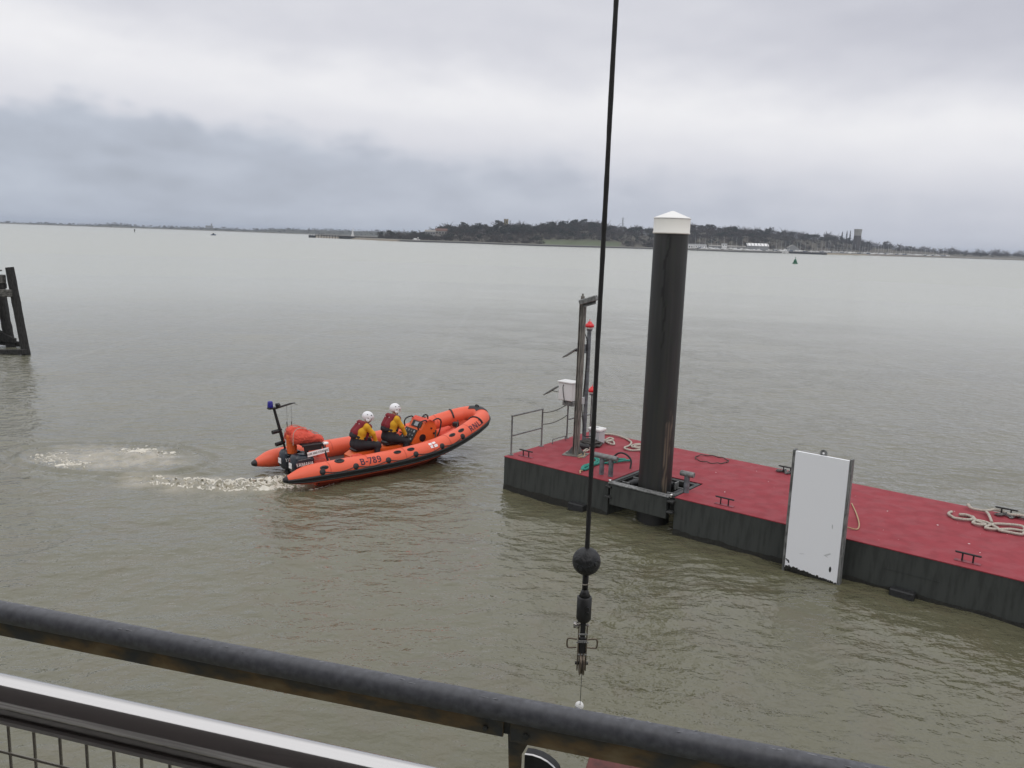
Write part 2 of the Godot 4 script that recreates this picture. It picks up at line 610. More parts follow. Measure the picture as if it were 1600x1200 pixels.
func make_foam():
	var mb := MB.new()
	foam_cells(mb, -10.0, -5.2, -22.0, -19.6, 0.024, func(x, z):
		var k := wake_at(x, z)
		var edge := 0.46 - 0.24 * k.y
		var rim := exp(-pow((k.x - edge) / 0.15, 2.0)) * (1.0 - 0.45 * k.y)
		var mid := 0.95 * exp(-pow(k.x / 0.5, 2.0)) * (1.0 - 0.8 * k.y)
		return (maxf(rim, mid) * 0.70 + 0.07) if k.x < 0.85 and k.y > 0.0 and k.y < 0.995 else 0.0)
	foam_cells(mb, -14.6, -8.2, -24.6, -20.8, 0.027, func(x, z):
		var c := churn_at(x, z)
		if c < -0.1:
			return 0.0
		var p := Vector2(x, z)
		var a := exp(-pow(p.distance_to(Vector2(-11.0, -23.75)) / 0.55, 2.0)) * 0.62
		var b := exp(-pow(p.distance_to(Vector2(-12.1, -21.95)) / 0.55, 2.0)) * 0.6
		var e := exp(-pow(p.distance_to(Vector2(-13.0, -22.6)) / 0.7, 2.0)) * 0.42
		var g := exp(-pow((p.distance_to(Vector2(-10.0, -23.6))) / 0.5, 2.0)) * 0.5
		return maxf(maxf(a, b), maxf(e, g)) * 0.92 + 0.13 * smoothstep(-0.1, 0.15, c) * smoothstep(0.9, 0.3, c))
	# a thin line of froth along the near side of the hull
	foam_cells(mb, -6.2, -2.2, -21.4, -18.6, 0.024, func(x, z):
		var b := boat_frame.affine_inverse() * Vector3(x, 0, z)
		if b.x < 0.1 or b.x > 3.4 or b.z < 0.5:
			return 0.0
		return 0.56 * exp(-pow((b.z - 1.06 - 0.05 * sin(b.x * 5.0)) / 0.09, 2.0)) * (1.0 - b.x / 4.6))
	tag(commit(mb, "foam", M.foam), "white froth of the rescue boat's wake and turning patch", "foam", "", "stuff")


# ---------------------------------------------------------------- pontoon
const DECK := 0.905


func on_deck(l: float, n: float, y := DECK, turn := 0.0) -> Transform3D:
	return pontoon_frame * at(l, y, -n, turn)


func deck_path(pts: Array, y := 0.03, wob := 0.012) -> Array:
	var p := []
	var i := 0
	for e in pts:
		p.append(Vector3(e[0], y + wob * (i % 3), -e[1]))
		i += 1
	return smooth_path(p, 5)


func rope(called: String, label: String, pts: Array, r: float, m: Material, y := 0.03, group := "") -> Node3D:
	var mb := MB.new()
	mb.tube(deck_path(pts, r + y - 0.03), r, 7)
	var o := commit(mb, called, m)
	o.transform = pontoon_frame * at(0, DECK, 0)
	return tag(o, label, "rope", group)


func slab(outline: Array, y0: float, y1: float) -> MB:
	var mb := MB.new()
	mb.prism(outline, y0, y1, Transform3D(Basis(Vector3(1, 0, 0), Vector3(0, 0, 1), Vector3(0, 1, 0)), Vector3()))
	return mb


func cleat_parts(t: Node3D, m: Material):
	var b := MB.new()
	b.box(Vector3(0, 0.006, 0), Vector3(0.44, 0.012, 0.12), Basis(), 0.004)
	commit(b, "base_plate", M.red_trim, t)
	for s in [-0.09, 0.09]:
		var l := MB.new()
		l.cyl(Vector3(s, 0.012, 0), Vector3(s, 0.15, 0), 0.016, 8)
		commit(l, "leg", m, t)
	var h := MB.new()
	h.tube([Vector3(-0.22, 0.165, 0), Vector3(-0.2, 0.16, 0), Vector3(0.2, 0.16, 0), Vector3(0.22, 0.165, 0)], [0.012, 0.019, 0.019, 0.012], 8)
	commit(h, "horn_bar", m, t)


func chain(pts: Array, m: Material, called: String, label: String, xf: Transform3D):
	var t := thing(called, label, "chain", xf)
	var p := smooth_path(pts, 4)
	for i in p.size() - 1:
		var d: Vector3 = p[i + 1] - p[i]
		if d.length() < 0.004:
			continue
		var side := Vector3.UP if i % 2 else d.cross(Vector3.UP).normalized()
		var dn := d.normalized()
		var c: Vector3 = (p[i] + p[i + 1]) * 0.5
		var ring := []
		for k in 9:
			var a := TAU * k / 8
			ring.append(c + dn * (cos(a) * 0.045) + side * (sin(a) * 0.026))
		var mb := MB.new()
		mb.tube(ring, 0.011, 5, false)
		commit(mb, "link", m, t)


func build_pontoon():
	var t := thing("pontoon", "long floating pontoon with red deck and dark steel sides", "pontoon", pontoon_frame)
	var shape := [Vector2(0, 0), Vector2(3.2, 0), Vector2(3.2, -1.45), Vector2(4.95, -1.45), Vector2(4.95, 0), Vector2(17, 0), Vector2(17, -4.15), Vector2(0, -4.15)]
	commit(slab(shape, -0.6, 0.885), "hull", M.hull_dark, t)
	var top := [Vector2(-0.012, 0.012), Vector2(3.2, 0.012), Vector2(3.2, -1.44), Vector2(4.95, -1.44), Vector2(4.95, 0.012), Vector2(17, 0.012), Vector2(17, -4.162), Vector2(-0.012, -4.162)]
	commit(slab(top, 0.887, DECK), "deck", M.deck_red, t)
	# weed along the waterline, its upper edge ragged
	var wb := MB.new()
	wb.flat(false)
	for run in [[Vector2(0, 0.004), Vector2(3.2, 0.004)], [Vector2(4.95, 0.004), Vector2(17, 0.004)], [Vector2(-0.004, -4.15), Vector2(-0.004, 0)]]:
		var a: Vector2 = run[0]
		var b: Vector2 = run[1]
		var n := int((b - a).length() / 0.05)
		for i in n:
			var p := a.lerp(b, float(i) / n)
			var q := a.lerp(b, float(i + 1) / n)
			var ya := 0.15 + 0.05 * n_foam.get_noise_2d(p.x * 1.2, p.y) + 0.025 * n_foam.get_noise_2d(p.x * 5.0, 7.0)
			var yb := 0.15 + 0.05 * n_foam.get_noise_2d(q.x * 1.2, q.y) + 0.025 * n_foam.get_noise_2d(q.x * 5.0, 7.0)
			var o := (b - a).normalized().orthogonal() * -0.012
			wb.quad(Vector3(p.x, -0.4, p.y) , Vector3(q.x, -0.4, q.y), Vector3(q.x + o.x, 0.03, q.y + absf(o.y)), Vector3(p.x + o.x, 0.03, p.y + absf(o.y)))
			wb.quad(Vector3(p.x + o.x, 0.03, p.y + absf(o.y)), Vector3(q.x + o.x, 0.03, q.y + absf(o.y)), Vector3(q.x, yb, q.y), Vector3(p.x, ya, p.y))
	tag(commit(wb, "waterline_weed", M.weed_dark, t), "black weed along the waterline", "")
	for l in [2.4, 9.85]:
		var f := MB.new()
		f.box(Vector3(l, 0.1, 0.1), Vector3(0.44, 0.2, 0.2), Basis(), 0.02)
		commit(f, "rubber_block", M.rubber, t)
	var bd := MB.new()
	for i in 30:
		var x := rng.randf_range(0.3, 12.5)
		var z := -rng.randf_range(0.1, 4.0)
		if x > 3.0 and x < 5.1 and z > -1.6:
			continue
		var r := 0.005 + 0.014 * pow(rng.randf(), 3.0)
		bd.blob(Vector3(x, DECK, z), Vector3(r * rng.randf_range(0.7, 1.6), 0.0035, r), Basis(Vector3.UP, rng.randf() * 3.0), 8, 4)
	var bdo := commit(bd, "bird_droppings", M.decal_white, t)
	tag(bdo, "white specks of bird droppings on the deck", "", "", "stuff")
	# a weld line along the side on the right
	var wl := MB.new()
	wl.box(Vector3(9.95, 0.5, 0.004), Vector3(1.0, 0.008, 0.008))
	commit(wl, "weld_seam", M.hull_dark, t)
	# the guide frame round the pile
	var fb := MB.new()
	fb.box(Vector3(4.04, 0.62, 0.03), Vector3(1.5, 0.5, 0.1), Basis(), 0.01)
	commit(fb, "guide_beam", M.hull_dark, t)
	var fl := MB.new()
	fl.box(Vector3(4.04, 0.892, 0.0), Vector3(1.6, 0.03, 0.2), Basis(), 0.006)
	commit(fl, "beam_flange", M.galv_dark, t)
	for x in [3.22, 4.93]:
		var side := MB.new()
		var s := 1.0 if x < 4.0 else -1.0
		side.box(Vector3(x + 0.07 * s, 0.83, -0.72), Vector3(0.13, 0.11, 1.35), Basis(), 0.01)
		side.box(Vector3(x + 0.06 * s, 0.895, -0.72), Vector3(0.09, 0.02, 1.3))
		commit(side, "guide_beam", M.steel_dark, t)
		for y in [0.8, 0.55]:
			var lug := MB.new()
			lug.box(Vector3(x + 0.04 * s, y, 0.05), Vector3(0.16, 0.05, 0.16), Basis(), 0.01)
			commit(lug, "hinge_lug", M.steel_dark, t)
		var pin := MB.new()
		pin.cyl(Vector3(x + 0.05 * s, 0.9, 0.06), Vector3(x + 0.05 * s, 0.95, 0.06), 0.03, 10)
		pin.lathe([Vector2(0.0, 0.945), Vector2(0.045, 0.95), Vector2(0.045, 0.965), Vector2(0, 0.985)], 10, at(x + 0.05 * s, 0, 0.06))
		commit(pin, "hinge_pin", M.stainless, t)
	var bb := MB.new()
	bb.box(Vector3(4.07, 0.83, -1.36), Vector3(1.6, 0.11, 0.13), Basis(), 0.01)
	commit(bb, "guide_beam", M.steel_dark, t)
	for q in [[4.13, -0.04, 0.0], [3.53, -0.55, PI / 2], [4.73, -0.55, PI / 2], [4.13, -1.13, 0.0]]:
		var r := MB.new()
		var bs := Basis(Vector3.UP, q[2])
		r.cyl(Vector3(q[0], 0.8, q[1]) + bs * Vector3(-0.2, 0, 0), Vector3(q[0], 0.8, q[1]) + bs * Vector3(0.2, 0, 0), 0.085, 14)
		commit(r, "roller", M.rubber, t)
		for s in [-0.26, 0.26]:
			var k := MB.new()
			k.box(Vector3(q[0], 0.8, q[1]) + bs * Vector3(s, 0, -0.03), Vector3(0.03, 0.18, 0.2), bs, 0.005)
			commit(k, "roller_bracket", M.galv_dark, t)

	# the pile that the pontoon slides on
	var pile := thing("mooring_pile", "tall black steel pile with white conical cap rising through the pontoon", "pile", on_deck(4.13, 0.55, 0.0))
	var st := SurfaceTool.new()
	st.begin(Mesh.PRIMITIVE_TRIANGLES)
	st.set_smooth_group(0)
	var rows := 150
	var seg := 72
	for j in rows:
		for k in seg:
			for e in [[0, 0], [1, 1], [1, 0], [0, 0], [0, 1], [1, 1]]:
				var a: float = TAU * (k + e[0]) / seg
				var y: float = -1.5 + 8.25 * (j + e[1]) / rows
				var streak := n_foam.get_noise_3d(cos(a) * 6.0, y * 0.25, sin(a) * 6.0)
				var v := 0.026 * (1.0 + 0.5 * streak + 0.35 * n_foam.get_noise_3d(cos(a) * 1.5, y * 0.6, sin(a) * 1.5))
				var c := Color(v, v * 1.02, v * 0.98)
				if y < 4.2:  # the part that the rollers polish and scrape
					c = c.lerp(Color(0.036, 0.031, 0.025), 0.4 * smoothstep(0.0, 0.5, streak + 0.1))
				var face := absf(angle_difference(a, -0.35))
				var scrape := n_foam.get_noise_3d(a * 9.0, y * 0.9, 3.0) - face * 1.3 + 0.28
				scrape -= 1.6 * smoothstep(2.1, 3.8, y) + 0.8 * smoothstep(1.1, 0.2, y)
				c = c.lerp(Color(0.16, 0.125, 0.09), smoothstep(0.05, 0.28, scrape) * 0.85)
				# a black run of tar down the front
				var run := absf(angle_difference(a, -1.25 + 0.10 * sin(y * 3.0) + 0.05 * sin(y * 9.0)))
				if y > 4.2 and run < 0.05 + 0.04 * n_foam.get_noise_1d(y * 3.0):
					c = Color(0.006, 0.006, 0.006)
				st.set_color(c)
				st.add_vertex(Vector3(cos(a) * 0.385, y, -sin(a) * 0.385))
	st.generate_normals()
	put(st.commit(), "pile_shaft", M.pile_skin, pile)
	var cap := MB.new()
	cap.lathe([Vector2(0, 6.74), Vector2(0.39, 6.74), Vector2(0.415, 6.745), Vector2(0.418, 6.77), Vector2(0.405, 6.785), Vector2(0.405, 7.07)], 48)
	commit(cap, "cap_collar", M.cap_cream, pile)
	var cone := MB.new()
	cone.lathe([Vector2(0.40, 7.069), Vector2(0.416, 7.078), Vector2(0.416, 7.088), Vector2(0.40, 7.10), Vector2(0.03, 7.245), Vector2(0, 7.25)], 48)
	commit(cone, "cap_cone", M.white_paint, pile)


func build_deck_things():
	# bollards
	var b1 := thing("bollard", "grey steel bollard of two short posts under a thick pipe", "bollard", on_deck(2.88, 0.38))
	for s in [-0.13, 0.13]:
		var p := MB.new()
		p.cyl(Vector3(s, 0, 0), Vector3(s, 0.42, 0), 0.06, 16)
		commit(p, "post", M.grey_pipe, b1)
	var pipe := MB.new()
	pipe.tube([Vector3(-0.36, 0.46, 0), Vector3(-0.35, 0.46, 0), Vector3(0.29, 0.46, 0), Vector3(0.3, 0.46, 0)], [0.055, 0.066, 0.066, 0.055], 16)
	commit(pipe, "cross_pipe", M.galv, b1)
	var b2 := thing("bollard", "grey T-shaped bollard with one post beside the pile", "bollard", on_deck(4.97, 0.5))
	var p2 := MB.new()
	p2.cyl(Vector3(0, 0, 0), Vector3(0, 0.4, 0), 0.065, 16)
	commit(p2, "post", M.grey_pipe, b2)
	var c2 := MB.new()
	c2.tube([Vector3(-0.17, 0.44, 0), Vector3(-0.16, 0.44, 0), Vector3(0.16, 0.44, 0), Vector3(0.17, 0.44, 0)], [0.055, 0.065, 0.065, 0.055], 16)
	commit(c2, "cross_pipe", M.galv, b2)

	# cleats
	var cl := thing("mooring_cleat", "black mooring cleat at the near left corner of the pontoon", "cleat", on_deck(0.43, 0.36), "mooring cleats on the red deck")
	cleat_parts(cl, M.black)
	copy_of(cl, on_deck(6.02, 0.25), "black mooring cleat on the near edge between bollard and white board")
	copy_of(cl, on_deck(10.8, 0.28), "black mooring cleat on the near edge right of the white board")
	copy_of(cl, on_deck(6.08, 3.85), "black cleat on the far edge beside the white board, chain at its foot")
	copy_of(cl, on_deck(10.9, 4.0), "black cleat on the far edge with white rope and chain round it")
	var ch := []
	for i in 9:
		ch.append(Vector3(-0.26 + 0.07 * i, 0.03 + 0.03 * (i % 2), 0.09 * sin(i * 1.9)))
	chain(ch, M.galv_dark, "chain", "grey chain heaped round the cleat beside the white board", on_deck(6.08, 3.85))
	chain(ch, M.galv_dark, "chain", "grey chain heaped round the cleat tied with white rope", on_deck(10.98, 3.93, DECK, 0.25))
	# low hoop on the left edge
	var hp := MB.new()
	hp.tube(smooth_path([Vector3(0, 0, 0.32), Vector3(0, 0.11, 0.31), Vector3(0, 0.13, 0.26), Vector3(0, 0.13, -0.26), Vector3(0, 0.11, -0.31), Vector3(0, 0, -0.32)], 4), 0.014, 8)
	var hoop := commit(hp, "hoop_handle", M.galv_dark)
	hoop.transform = on_deck(0.12, 2.3)
	tag(hoop, "low steel hoop handle on the left edge of the red deck", "handle")
	# a cord lying in a ring
	var ring := []
	for i in 27:
		var a := TAU * i / 26.0
		ring.append([4.11 + 0.43 * cos(a) * (1.0 + 0.05 * sin(a * 3.0)), 3.66 + 0.40 * sin(a) * (1.0 + 0.06 * cos(a * 2.0))])
	rope("cord", "thin dark cord lying in a ring on the deck right of the pile", ring, 0.012, M.rope_dark, 0.03)

	# ropes
	rope("mooring_rope", "white rope in a tight heap near the back corner of the deck", [[0.83, 3.16], [0.59, 3.58], [0.52, 3.87], [0.50, 4.0], [0.60, 3.67], [0.73, 3.31], [0.95, 3.12], [0.93, 3.35], [0.70, 3.61], [0.73, 3.39], [0.98, 3.32], [0.96, 3.62], [1.07, 3.66], [1.09, 3.26], [1.29, 3.07], [1.42, 3.13], [1.22, 3.40], [1.16, 3.26], [1.02, 3.2]], 0.027, M.rope_white, 0.03)
	rope("mooring_rope", "white rope run along the back edge and round behind the pile", [[0.45, 3.9], [0.66, 4.05], [0.97, 4.05], [1.21, 4.03], [1.48, 3.84], [1.71, 3.59], [1.80, 3.30], [1.83, 3.02], [1.96, 2.85], [2.12, 2.90], [2.26, 3.01], [2.42, 3.10], [2.8, 3.15]], 0.027, M.rope_white, 0.03)
	rope("mooring_rope", "coil of white rope on the deck just left of the black pile", [[2.3, 3.7], [2.09, 3.68], [1.93, 3.58], [1.84, 3.42], [1.95, 3.21], [2.08, 3.16], [2.25, 3.24], [2.2, 3.5], [2.0, 3.5], [1.94, 3.36], [2.05, 3.25], [2.2, 3.33], [2.1, 3.45]], 0.026, M.rope_white, 0.035)
	rope("mooring_rope", "thin white rope end scattered beside the foot of the lamp post", [[0.93, 2.39], [0.92, 2.53], [1.05, 2.28], [1.18, 2.27], [1.19, 2.35], [1.19, 2.12], [1.21, 1.92], [1.29, 1.85], [1.30, 2.02], [1.25, 2.11]], 0.02, M.rope_white)
	rope("mooring_rope", "long white rope in flaked loops at the right end of the deck", [[9.95, 3.34], [9.93, 3.13], [9.99, 2.96], [10.04, 2.95], [10.13, 2.86], [10.38, 2.94], [10.38, 3.28], [10.12, 3.20], [10.28, 3.25], [10.45, 3.12], [10.46, 2.79], [10.61, 2.72], [10.68, 2.90], [10.47, 3.02], [10.67, 2.99], [10.82, 2.92], [10.94, 2.72], [10.73, 2.57], [10.78, 3.00], [10.93, 3.14], [11.29, 3.26], [11.36, 3.02], [11.15, 2.91], [10.96, 2.63], [11.13, 2.69], [11.36, 2.70], [11.40, 2.94], [11.47, 3.23], [11.7, 3.0]], 0.03, M.rope_white)
	rope("mooring_rope", "white rope made fast to the cleat on the far right edge", [[10.14, 3.96], [10.18, 3.99], [10.16, 3.94], [10.28, 3.80], [10.53, 3.80], [10.69, 4.0], [10.9, 4.02], [11.0, 3.9], [11.2, 3.95], [11.5, 3.95]], 0.03, M.rope_white, 0.07)
	rope("mooring_rope", "short white rope joining the cleat to the flaked loops", [[10.5, 3.86], [10.53, 3.82], [10.62, 3.6], [10.76, 3.12]], 0.028, M.rope_white, 0.05)
	rope("mooring_rope", "tangled green rope on the deck beside the double bollard", [[2.26, 0.24], [2.12, 0.53], [2.16, 0.77], [2.22, 0.95], [2.18, 1.24], [2.02, 1.35], [1.89, 1.42], [2.08, 1.21], [2.27, 0.69], [2.29, 0.34], [2.19, 0.42], [2.21, 0.69], [2.21, 1.01], [2.12, 1.38], [2.16, 1.55], [2.34, 1.74], [2.54, 1.88], [2.2, 1.5], [2.1, 1.1], [2.24, 0.8], [2.18, 0.55]], 0.034, M.rope_green)
	rope("mooring_rope", "blue green rope stretched away behind the double bollard", [[2.3, 1.2], [2.45, 1.45], [2.6, 1.75], [2.66, 1.95]], 0.03, M.rope_green)
	rope("cord", "brown frayed cord end at the near edge of the deck", [[2.36, 0.02], [2.33, 0.08], [2.28, 0.14], [2.27, 0.26]], 0.018, M.rope_tan)
	rope("cord", "loose brown cord beside the lamp post's base plate", [[1.38, 1.37], [1.36, 1.57], [1.39, 1.67], [1.52, 1.45], [1.52, 1.24], [1.49, 1.21]], 0.014, M.rope_tan)
	rope("cord", "thin orange brown cord looped out behind the white board", [[8.1, 2.4], [8.4, 1.7], [8.66, 1.0], [8.72, 0.72], [8.68, 0.6], [8.5, 0.58], [8.2, 0.66]], 0.014, M.rope_tan)
	var hs := MB.new()
	hs.tube(smooth_path([Vector3(-0.3, 0.03, 0.2), Vector3(-0.25, 0.2, 0.05), Vector3(-0.1, 0.34, 0), Vector3(0.1, 0.34, 0), Vector3(0.25, 0.22, 0.0), Vector3(0.3, 0.03, 0.1)], 5), 0.024, 8)
	var hose := commit(hs, "rubber_hose", M.black)
	hose.transform = on_deck(2.75, 1.35)
	tag(hose, "black rubber hose arched over the deck behind the double bollard", "hose")
	var bag := MB.new()
	bag.box(Vector3(0, 0.07, 0), Vector3(0.42, 0.14, 0.2), Basis(Vector3.UP, 0.2), 0.04)
	var bo := commit(bag, "black_bag", M.black)
	bo.transform = on_deck(1.0, 2.15)
	tag(bo, "black bag lying behind the lamp post's foot", "bag")
	var pad := MB.new()
	for i in 6:
		pad.box(Vector3(0.06 * sin(i * 2.0), 0.03 + 0.022 * i, 0.04 * cos(i * 3.0)), Vector3(0.55 - 0.03 * i, 0.03, 0.5 - 0.03 * i), Basis(Vector3.UP, i * 0.35), 0.01)
	var po := commit(pad, "rope_mat", M.rope_dark)
	po.transform = on_deck(0.95, 2.62)
	tag(po, "dark heap of netting at the foot of the grey light mast", "netting")

	# white board standing against the side
	var wbd := thing("fender_board", "tall white fender board standing against the pontoon's near side", "board", on_deck(8.2, -0.36, 0.0, 0.0))
	var face := [Vector2(-0.52, 2.56), Vector2(0.52, 2.56), Vector2(0.52, 0.08)]
	var bottom := [0.0, 0.02, -0.005, 0.03, 0.05, 0.03, 0.055, 0.04, 0.075, 0.06, 0.1, 0.075, 0.085, 0.06, 0.07, 0.04, 0.045, 0.03, 0.04]
	for i in bottom.size():
		face.append(Vector2(0.50 - 1.0 * i / (bottom.size() - 1), bottom[i] + 0.015 + 0.09 * i / (bottom.size() - 1)))
	face.append(Vector2(-0.52, 0.1))
	var fm := MB.new()
	fm.prism(face, -0.03, 0.03)
	commit(fm, "face_panel", M.board_white, wbd)
	for s in [-1.0, 1.0]:
		var r := MB.new()
		r.box(Vector3(s * 0.55, 1.27, -0.03), Vector3(0.05, 2.64, 0.13), Basis(), 0.006)
		commit(r, "edge_channel", M.galv_dark, wbd)
	var bk := MB.new()
	bk.box(Vector3(0, 1.2, -0.06), Vector3(1.04, 2.66, 0.05))
	bk.box(Vector3(0.0, 0.0, -0.02), Vector3(1.03, 0.18, 0.06))
	for i in 40:
		bk.box(Vector3(-0.5 + i * 0.0256, 0.045 + 0.03 * rng.randf() + 0.09 * (1.0 - i / 40.0), 0.0), Vector3(0.03, 0.06 + 0.04 * rng.randf(), 0.066), Basis(Vector3(0, 0, 1), rng.randf_range(-0.6, 0.6)))
	tag(commit(bk, "weeded_back", M.weed_dark, wbd), "black weed under the broken lower edge", "")
	for y in [0.35, 0.78]:
		for x in [-0.4, 0.4]:
			var sm := MB.new()
			sm.box(Vector3(x, y, -0.22), Vector3(0.08, 0.08, 0.27), Basis(), 0.005)
			commit(sm, "standoff", M.hull_dark, wbd)
	for q in [[0.30, 0.62, 0.07, 0.015, 0.5], [0.26, 0.58, 0.05, 0.008, -0.4], [0.33, 1.2, 0.012, 0.05, 0.1], [-0.2, 0.5, 0.06, 0.005, 0.2]]:
		var sf := MB.new()
		sf.blob(Vector3(q[0], q[1], 0.030), Vector3(q[2], q[3], 0.0015), Basis(Vector3(0, 0, 1), q[4]), 10, 4)
		commit(sf, "grey_scuff", M.box_grey, wbd)
	var lug := MB.new()
	var lugo := []
	for i in 13:
		var a := PI * i / 12.0
		lugo.append(Vector2(0.07 * cos(a), 2.6 + 0.07 * sin(a)))
	lugo.append(Vector2(-0.07, 2.5))
	lugo.append(Vector2(0.07, 2.5))
	lug.prism(lugo, -0.06, -0.04)
	commit(lug, "lifting_lug", M.galv_dark, wbd)
	var eye := MB.new()
	eye.cyl(Vector3(0, 2.6, -0.041), Vector3(0, 2.6, -0.036), 0.022, 12)
	commit(eye, "lug_hole", M.decal_white, wbd)
	for q in [[0.37, 0.33, 0.025, 0.06], [-0.47, 0.29, 0.03, 0.018], [-0.45, 0.26, 0.02, 0.02], [-0.5, 0.31, 0.02, 0.012]]:
		var k := MB.new()
		k.blob(Vector3(q[0], q[1], 0.03), Vector3(q[2], q[3], 0.006), Basis(), 9, 5)
		commit(k, "chipped_patch", M.black, wbd)

	build_lights()


func rail_post(mb: MB, p: Vector3, h: float):
	mb.cyl(p, p + Vector3(0, h, 0), 0.024, 10)


func build_lights():
	# lamp post
	var t := thing("lamp_post", "tall brown steel lamp post with a floodlight at its top", "lamp post", on_deck(1.23, 1.5))
	var p := MB.new()
	p.box(Vector3(0, 2.03, 0), Vector3(0.05, 4.06, 0.13))
	p.box(Vector3(-0.055, 2.03, 0), Vector3(0.018, 4.06, 0.15), Basis(), 0.003)
	p.box(Vector3(0.055, 2.03, 0), Vector3(0.018, 4.06, 0.15), Basis(), 0.003)
	p.box(Vector3(0.0, 2.03, 0.02), Vector3(0.092, 4.06, 0.012))
	commit(p, "post", M.post_brown, t)
	var b := MB.new()
	b.box(Vector3(0, 0.01, 0), Vector3(0.62, 0.02, 0.5), Basis(Vector3.UP, 0.3), 0.004)
	commit(b, "base_plate", M.post_brown, t)
	for i in 4:
		var g := MB.new()
		var bs := Basis(Vector3.UP, PI / 2 * i + 0.6)
		g.prism([Vector2(0.05, 0.02), Vector2(0.25, 0.02), Vector2(0.06, 0.27)], -0.006, 0.006, Transform3D(bs, Vector3()))
		commit(g, "gusset", M.galv_dark, t)
	for q in [[-0.22, 0.13], [0.22, 0.2], [-0.2, -0.15], [0.24, -0.14]]:
		var n := MB.new()
		n.cyl(Vector3(q[0], 0.02, q[1]), Vector3(q[0], 0.05, q[1]), 0.02, 6)
		commit(n, "bolt", M.galv, t)
	var arm := MB.new()
	arm.box(Vector3(-0.02, 4.07, 0.0), Vector3(0.07, 0.3, 0.1), Basis(), 0.01)
	arm.cyl(Vector3(-0.02, 4.2, 0), Vector3(-0.02, 4.28, 0), 0.025, 8)
	commit(arm, "lamp_bracket", M.post_brown, t)
	var hb := Basis(Vector3.UP, 0.35) * Basis(Vector3(0, 0, 1), 0.33)
	var hc := Vector3(0.2, 4.13, 0.06)
	var h := MB.new()
	h.box(hc, Vector3(0.46, 0.14, 0.28), hb, 0.02)
	commit(h, "lamp_housing", M.galv_dark, t)
	var gl := MB.new()
	gl.box(hc + hb * Vector3(0.01, -0.066, 0), Vector3(0.34, 0.012, 0.2), hb, 0.004)
	commit(gl, "lamp_glass", M.screen, t)
	var sh := MB.new()
	sh.box(hc + hb * Vector3(0.02, -0.1, 0.06), Vector3(0.34, 0.01, 0.14), hb * Basis(Vector3(1, 0, 0), 0.7), 0.002)
	commit(sh, "lamp_shield", M.galv, t)

	# navigation light mast, behind
	var m := thing("light_mast", "thin grey pole carrying a red navigation light, behind the lamp post", "mast", on_deck(0.74, 2.62))
	var mp := MB.new()
	mp.cyl(Vector3(0, 0, 0), Vector3(0, 3.2, 0), 0.058, 16)
	mp.cyl(Vector3(0, 0, 0), Vector3(0, 0.02, 0), 0.14, 16)
	commit(mp, "pole", M.grey_pipe, m)
	nav_light(m, Vector3(0, 3.2, 0))
	var cab := MB.new()
	cab.tube(smooth_path([Vector3(-0.14, 3.1, 0.0), Vector3(-0.02, 2.95, 0.075), Vector3(0.0, 2.6, 0.075), Vector3(-0.01, 2.0, 0.075), Vector3(-0.04, 1.4, 0.08), Vector3(-0.06, 1.05, 0.09), Vector3(0.0, 0.6, 0.09), Vector3(0.02, 0.35, 0.1), Vector3(0.12, 0.27, 0.12), Vector3(0.3, 0.3, 0.1)], 5), 0.016, 7)
	commit(cab, "cable", M.black, m)
	for y in [0.9, 1.55, 2.1]:
		var c := MB.new()
		c.cyl(Vector3(0, y, 0), Vector3(0, y + 0.03, 0), 0.064, 16)
		commit(c, "clamp", M.galv_dark, m)
	var jb := MB.new()
	jb.box(Vector3(-0.07, 1.25, 0.08), Vector3(0.14, 0.2, 0.1), Basis(), 0.01)
	commit(jb, "junction_box", M.box_grey, m)
	var sc := MB.new()
	sc.box(Vector3(-0.2, 2.62, 0.06), Vector3(0.42, 0.06, 0.05), Basis(), 0.005)
	sc.box(Vector3(-0.08, 2.7, 0.06), Vector3(0.09, 0.25, 0.06), Basis(), 0.008)
	commit(sc, "panel_bracket", M.grey_pipe, m)
	solar_panel(m, Vector3(-0.52, 2.55, 0.05), 0.5, 0.34)

	# two pieces of handrail at the left end
	var r1 := thing("handrail", "grey tubular handrail with two bars at the near left corner", "handrail", on_deck(0.05, 0))
	for n in [0.21, 1.55]:
		var a := MB.new()
		rail_post(a, Vector3(0, 0, -n), 1.05)
		a.cyl(Vector3(0, 0, -n), Vector3(0, 0.015, -n), 0.07, 12)
		commit(a, "post", M.galv_dark, r1)
	for y in [0.52, 1.05]:
		var bar := MB.new()
		bar.tube([Vector3(0, y, -0.19), Vector3(0, y, -1.57)], 0.022 if y < 1.0 else 0.024, 10)
		commit(bar, "bar", M.galv_dark, r1)
	var r2 := thing("handrail", "grey handrail at the back left corner, under the white cabinet", "handrail", on_deck(0.05, 0))
	var a2 := MB.new()
	rail_post(a2, Vector3(-0.05, 0, -2.85), 1.1)
	a2.cyl(Vector3(-0.05, 0, -2.85), Vector3(-0.05, 0.015, -2.85), 0.07, 12)
	commit(a2, "post", M.galv_dark, r2)
	var a3 := MB.new()
	rail_post(a3, Vector3(0.0, 0, -4.0), 1.12)
	commit(a3, "post", M.galv_dark, r2)
	var b2 := MB.new()
	b2.tube([Vector3(-0.05, 0.55, -2.85), Vector3(0, 0.55, -4.0)], 0.02, 10)
	commit(b2, "bar", M.galv_dark, r2)
	nav_light(r2, Vector3(0.0, 1.13, -4.0))
